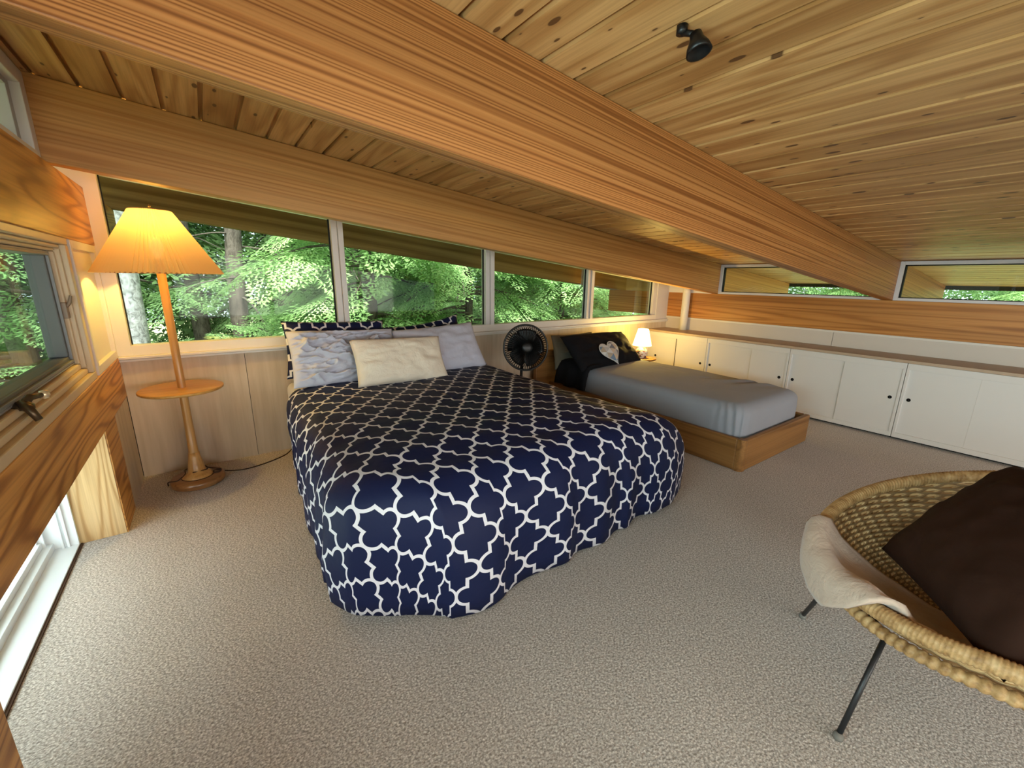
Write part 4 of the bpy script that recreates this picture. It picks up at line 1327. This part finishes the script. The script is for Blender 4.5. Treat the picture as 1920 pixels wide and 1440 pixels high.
def throw():
    """Fleece folded over the near rim: inside on the bowl, over the roll, hanging outside."""
    rows = []
    NV = 40
    NUu = 34
    for i in range(NV + 1):
        f = i / NV
        th = R(101 + (190 - 101) * f)
        out_len = 0.080 * max(0, min(1, (0.62 - f) / 0.2)) * min(1, f / 0.04 + 0.7)
        lo = -out_len + 0.07 * max(0, min(1, (f - 0.52) / 0.16))
        in_len = 0.42 * (1 - 0.15 * f)
        row = []
        for j in range(NUu + 1):
            v = j / NUu
            L = lo + (in_len + 0.06 - lo) * v        # arc length across: negative = outside
            rad = Vector((math.cos(th), math.sin(th), 0))
            c = bowl(th, 1.0) + Vector((0, 0, 0.012))
            rr = 0.034
            if L < 0:
                p = c + rad * rr + Vector((0, 0, L))
            elif L < 0.06:
                a = math.pi * 0.72 * L / 0.06
                p = c + rad * (rr * math.cos(a)) + Vector((0, 0, rr * math.sin(a)))
            else:
                s = 1.0 - (L - 0.03) / (CR * 1.15)
                n = bowl_n(th, max(0.06, s))
                if n.z < 0: n = -n
                p = bowl(th, max(0.05, s)) + n * 0.026
            wob = 0.012 * fbm((f * 3, v * 1.6, 0), 2.0, 21)
            p = p + Vector((0, 0, wob + 0.006 * math.sin(f * 13 + v * 4))) + rad * 0.008 * fbm((f * 2, v * 2, 1), 2, 5)
            row.append(p)
        rows.append(row)
    mb = MB()
    mb.grid(rows)
    o = mb.build('throw_blanket', MAT['fleece'], smooth=True)
    sm = o.modifiers.new('thick', 'SOLIDIFY')
    sm.thickness = 0.016
    sm.offset = 1
    tag(o, 'beige fleece throw folded over the rim of the wicker chair', 'blanket')
throw()
A_, B_, D_ = Vector((1.83, 0.275, 0.41)), Vector((2.21, 0.085, 0.665)), Vector((1.49, 0.030, 0.43))
ua, va = (B_ - A_), (D_ - A_)
wa, ha = ua.length, va.length
ua.normalize()
va.normalize()
na = ua.cross(va).normalized()
if na.z < 0:
    na = -na
rot = Matrix((ua, va, na)).transposed().to_4x4()
tag(pillow('cushion', wa * 1.14, ha * 1.36, 0.21, MAT['brown_cloth'], (B_ + D_) / 2 + ua * 0.015 + va * 0.04 + Vector((0, 0, -0.012)), rot, seed=17, wr=0.012, pinch=0.03), 'large dark brown cushion lying in the wicker chair', 'cushion')

# ------------------------------------------------------------------ outdoors
rng = random.Random(7)
gm = NT('forest_floor')
gn = gm.noise(gm.coord('Object'), 2.0, 6, 0.7)
gmat = gm.done(gm.bsdf(gm.ramp(gn, [(0.3, (0.16, 0.17, 0.08)), (0.5, (0.30, 0.33, 0.17)), (0.7, (0.44, 0.44, 0.27))]), 0.95, 0.1))
g = MB()
g.grid([[(-30 + 60 * i / 40 + 3, -25 + 60 * j / 40 + 3, -1.9 + 0.25 * fbm((i, j, 0), 0.35, 2)) for i in range(41)] for j in range(41)])
tag(g.build('ground', gmat, smooth=True), 'mossy forest ground outside', kind='structure')

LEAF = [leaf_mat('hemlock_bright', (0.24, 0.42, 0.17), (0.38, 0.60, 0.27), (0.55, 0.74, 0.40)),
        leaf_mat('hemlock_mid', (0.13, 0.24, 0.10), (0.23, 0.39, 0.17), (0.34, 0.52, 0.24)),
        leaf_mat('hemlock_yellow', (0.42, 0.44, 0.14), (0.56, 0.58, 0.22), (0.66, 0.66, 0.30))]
BARK = [bark_mat('grey_brown_bark', (0.06, 0.05, 0.042), (0.17, 0.145, 0.125)),
        bark_mat('pale_lichen_bark', (0.22, 0.225, 0.23), (0.72, 0.74, 0.78), 0.8)]

def spray_points(r):
    """One flat feathery hemlock spray as arrays of quads in local space: stem along +x, lying in xy."""
    vs, fs = [], []
    L = 0.62
    def leaf(p, d, l, w, nz):
        s = Vector((-d.y, d.x, 0)) * w
        b0 = len(vs)
        vs.extend([tuple(p - s * 0.4), tuple(p + d * l * 0.55 - s + Vector((0, 0, nz))), tuple(p + d * l), tuple(p + d * l * 0.55 + s + Vector((0, 0, nz)))])
        fs.append((b0, b0 + 1, b0 + 2, b0 + 3))
    for k in range(13):
        u = 0.06 + 0.94 * k / 12
        for sg in (1, -1):
            tl = (0.29 * (1 - u) ** 0.8 + 0.05) * r.uniform(0.8, 1.15)
            ang = sg * R(r.uniform(42, 62))
            d = Vector((math.cos(ang), math.sin(ang), 0))
            p0 = Vector((L * u, 0, -0.12 * u * u))
            nt = max(2, int(tl / 0.055))
            for q in range(nt):
                v = (q + 0.5) / nt
                p = p0 + d * tl * v + Vector((0, 0, -0.05 * v * v - r.uniform(0, 0.01)))
                for s2 in (1, -1):
                    a2 = ang + s2 * R(r.uniform(35, 60))
                    leaf(p, Vector((math.cos(a2), math.sin(a2), -0.15)), 0.052 * r.uniform(0.8, 1.3), 0.0105, r.uniform(-0.006, 0.006))
            leaf(p0 + d * tl * 0.85, Vector((d.x, d.y, -0.2)), 0.06, 0.011, 0)
    return np.array(vs), np.array(fs)
SPR = [spray_points(random.Random(100 + i)) for i in range(4)]

def foliage_mesh(name, placements, mat):
    V, F, off = [], [], 0
    for (Mx, k) in placements:
        v, f = SPR[k % 4]
        A = np.array(Mx)
        V.append(v @ A[:3, :3].T + A[:3, 3])
        F.append(f + off)
        off += len(v)
    V = np.concatenate(V)
    F = np.concatenate(F)
    me = bpy.data.meshes.new(name)
    me.vertices.add(len(V))
    me.vertices.foreach_set('co', V.astype(np.float32).ravel())
    me.loops.add(F.size)
    me.loops.foreach_set('vertex_index', F.astype(np.int32).ravel())
    me.polygons.add(len(F))
    me.polygons.foreach_set('loop_start', np.arange(0, F.size, 4, dtype=np.int32))
    me.polygons.foreach_set('loop_total', np.full(len(F), 4, dtype=np.int32))
    me.update(calc_edges=True)
    me.materials.append(mat)
    return me

def make_tree(seed, H, z_lo, z_hi, n_br, br_len, trunk_r, leaf, bark, bare=0.0, dens=1.0):
    """Tree meshes in local space (base at origin): trunk, branches, foliage."""
    r = random.Random(seed)
    tr = MB()
    path, rad = [], []
    for k in range(13):
        z = H * k / 12
        path.append((0.06 * math.sin(k * 0.7 + seed), 0.06 * math.cos(k * 0.9 + seed), z - 0.3))
        rad.append(trunk_r * (1 - 0.75 * k / 12) * (1.25 if k == 0 else 1))
    tr.tube(path, rad, 14)
    br = MB()
    pl = []
    for i in range(n_br):
        z = z_lo + (z_hi - z_lo) * (i + r.random()) / n_br
        az = r.uniform(0, 2 * math.pi)
        L = br_len * r.uniform(0.6, 1.1) * (1 - 0.45 * (z - z_lo) / max(0.1, z_hi - z_lo))
        d = Vector((math.cos(az), math.sin(az), 0))
        pts = []
        for q in range(7):
            u = q / 6
            pts.append(d * (L * u) + Vector((0.05 * math.sin(i + q), 0.05 * math.cos(i * 2 + q), z + L * (0.10 * u - 0.34 * u * u))))
        br.tube(pts, [0.020 * L * (1 - 0.8 * q / 6) / 1.5 + 0.004 for q in range(7)], 5)
        if r.random() < bare:
            continue
        ns = max(4, int(L * 4.2 * dens))
        for q in range(ns):
            u = 0.25 + 0.75 * (q + r.random() * 0.6) / ns
            P = d * (L * u) + Vector((0, 0, z + L * (0.10 * u - 0.34 * u * u)))
            sg = 1 if q % 2 else -1
            aa = az + (sg * R(r.uniform(25, 65)) if q < ns - 1 else 0)
            sc = (1.05 + 0.7 * (1 - u)) * r.uniform(0.8, 1.2)
            Mx = (Matrix.Translation(P) @ Matrix.Rotation(aa, 4, 'Z') @ Matrix.Rotation(R(r.uniform(6, 34)), 4, 'Y')
                  @ Matrix.Rotation(R(r.uniform(-22, 22)), 4, 'X') @ Matrix.Scale(sc, 4))
            pl.append((Mx, r.randrange(4)))
    return tr, br, (foliage_mesh('foliage', pl, leaf) if pl else None), bark

PROTO = {}
def tree(kind, x, y, z, rz, sc, label):
    t = thing('conifer_tree', label, 'tree', (0, 0, 0), 'trees outside the windows')
    if kind not in PROTO:
        tr, br, fm, bark = make_tree(*KINDS_T[kind])
        a = tr.build('trunk', bark, t, smooth=True)
        b_ = br.build('branches', BARK[0], t, smooth=True)
        ch = [a, b_]
        if fm:
            f = bpy.data.objects.new('foliage', fm)
            col.objects.link(f)
            f.parent = t
            ch.append(f)
        PROTO[kind] = ch
    else:
        for c in PROTO[kind]:
            n = c.copy()
            col.objects.link(n)
            n.parent = t
    t.location = (x, y, z)
    t.rotation_euler = (0, 0, rz)
    t.scale = (sc, sc, sc)
    return t
KINDS_T = {
    'full': (11, 7.5, 1.0, 6.8, 74, 1.9, 0.11, LEAF[0], BARK[0], 0.02, 1.5),
    'full2': (23, 7.0, 0.8, 6.2, 66, 2.2, 0.12, LEAF[0], BARK[0], 0.03, 1.4),
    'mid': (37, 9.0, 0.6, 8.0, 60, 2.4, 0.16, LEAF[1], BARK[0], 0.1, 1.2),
    'bare': (41, 10.0, 1.2, 9.0, 34, 1.5, 0.17, LEAF[1], BARK[0], 0.72, 0.8),
    'pale': (53, 10.0, 4.5, 9.0, 16, 1.2, 0.125, LEAF[1], BARK[1], 0.4, 0.8),
}
GZ = -1.9
tree('pale', -0.60, 6.15, GZ, 0.3, 1.0, 'pale lichen-barked trunk close behind the lamp shade')
tree('full', 2.0, 6.6, GZ + 0.2, 0.0, 0.95, 'bright hemlock filling the right half of the left window')
tree('full2', 3.9, 6.9, GZ, 1.3, 0.92, 'bright hemlock behind the pillows of the large bed')
tree('full', 6.1, 6.7, GZ + 0.1, 2.4, 0.95, 'bright hemlock seen over the fan')
tree('full2', 8.2, 7.3, GZ + 0.1, 4.0, 1.0, 'bright hemlock at the right end of the long window')
tree('bare', 0.55, 9.4, GZ, 0.9, 1.1, 'dark bare-branched trunk right of the lamp shade')
tree('bare', 1.45, 10.6, GZ, 2.2, 1.25, 'thicker bare trunk standing deeper among the hemlocks')
tree('bare', -0.2, 11.2, GZ, 3.0, 1.1, 'slim bare trunk right of the pale trunk')
tree('mid', 3.0, 11.0, GZ, 1.0, 1.1, 'dark hemlock far behind the first mullion')
tree('mid', 5.8, 10.6, GZ, 2.0, 1.1, 'dark hemlock far behind the middle window')
tree('mid', 9.6, 10.6, GZ, 3.0, 1.2, 'dark hemlock far behind the fan window')
tree('mid', -2.6, 10.4, GZ, 5.0, 1.2, 'dark hemlock at the far left of the forest')
tree('full2', 12.5, 7.0, GZ, 5.2, 1.0, 'bright hemlock beyond the roof corner')
# left side (seen through the crank window) and right side (clerestory)
tree('mid', -4.3, 4.6, GZ - 0.6, 0.4, 0.8, 'dark hemlock outside the crank window')
tree('full', -5.6, 6.4, GZ - 0.8, 1.4, 0.8, 'bright hemlock beyond the crank window')
tree('bare', -5.2, 3.0, GZ - 0.6, 2.6, 0.8, 'bare tree against the sky outside the crank window')
tree('full', 12.5, 3.4, GZ + 0.2, 0.7, 0.85, 'bright tree beyond the left clerestory window')
tree('full2', 13.5, 0.6, GZ + 0.2, 1.7, 0.85, 'bright tree beyond the right clerestory window')
tree('full', 13.0, -2.4, GZ + 0.2, 2.7, 0.85, 'bright tree beyond the far right clerestory edge')

def shrub(x, y, z, rad, n, leaf, label, seed):
    r = random.Random(seed)
    pl = []
    for i in range(n):
        az = r.uniform(0, 2 * math.pi)
        rr = rad * math.sqrt(r.random()) * 0.7
        P = Vector((rr * math.cos(az), rr * math.sin(az), rad * 0.5 * (1 - (rr / rad) ** 2) * r.uniform(0.4, 1.2)))
        Mx = Matrix.Translation(P) @ Matrix.Rotation(az + r.uniform(-0.7, 0.7), 4, 'Z') @ Matrix.Rotation(R(r.uniform(-25, 30)), 4, 'Y') @ Matrix.Scale(r.uniform(0.8, 1.3), 4)
        pl.append((Mx, r.randrange(4)))
    t = thing('shrub', label, 'shrub', (x, y, z), 'shrubs outside the windows')
    me = foliage_mesh('foliage', pl, leaf)
    f = bpy.data.objects.new('foliage', me)
    col.objects.link(f)
    f.parent = t
    st = MB()
    for k in range(5):
        a = k * 1.3
        st.tube([(0, 0, -1.6), (0.1 * math.cos(a), 0.1 * math.sin(a), -0.5), (0.35 * rad * math.cos(a), 0.35 * rad * math.sin(a), 0.2 * rad)], 0.015, 5)
    st.build('stems', BARK[0]).parent = t
shrub(0.15, 7.6, -0.35, 1.1, 60, LEAF[0], 'low green shrub behind the lamp pole', 1)
shrub(1.0, 7.4, -0.1, 0.9, 50, LEAF[0], 'low green shrub left of the bed pillows outside', 2)
shrub(0.62, 6.2, 0.15, 0.45, 24, LEAF[2], 'small yellow-green shrub just above the sill', 3)
shrub(-0.95, 7.4, -0.2, 0.9, 45, LEAF[1], 'dull green shrub left of the pale trunk', 4)
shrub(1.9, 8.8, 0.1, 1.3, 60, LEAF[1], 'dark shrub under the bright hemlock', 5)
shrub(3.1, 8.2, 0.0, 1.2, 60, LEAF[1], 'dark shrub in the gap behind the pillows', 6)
shrub(-2.3, 2.6, -0.9, 0.9, 55, LEAF[0], 'leafy shrub outside the low window', 7)
shrub(-3.6, 3.4, -0.5, 1.2, 60, LEAF[0], 'green shrub below the crank window', 8)

def forest(pts, label, seed):
    r = random.Random(seed)
    pl = []
    for (xa, xb, ya, yb, za, zb, n, sc0) in pts:
        for i in range(n):
            P = Vector((r.uniform(xa, xb), r.uniform(ya, yb), r.uniform(za, zb)))
            Mx = (Matrix.Translation(P) @ Matrix.Rotation(r.uniform(0, 6.283), 4, 'Z') @ Matrix.Rotation(R(r.uniform(5, 60)), 4, 'Y')
                  @ Matrix.Rotation(R(r.uniform(-30, 30)), 4, 'X') @ Matrix.Scale(sc0 * r.uniform(0.7, 1.3), 4))
            pl.append((Mx, r.randrange(4)))
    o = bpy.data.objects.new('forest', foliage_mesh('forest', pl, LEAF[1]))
    col.objects.link(o)
    tag(o, label, 'forest', kind='stuff')
forest([(-10, 4, 12.5, 15, -2.5, 6.0, 700, 3.4), (4, 16, 12.5, 15, -2, 5.5, 560, 3.4)], 'dense green forest far behind the long window', 5)
forest([(-16, -10, -2, 7.5, -3, 1.2, 190, 2.6)], 'dense green forest beyond the crank window', 6)
forest([(17, 20, -8, 8, -2, 4.5, 420, 3.2)], 'dense green forest beyond the clerestory windows', 8)
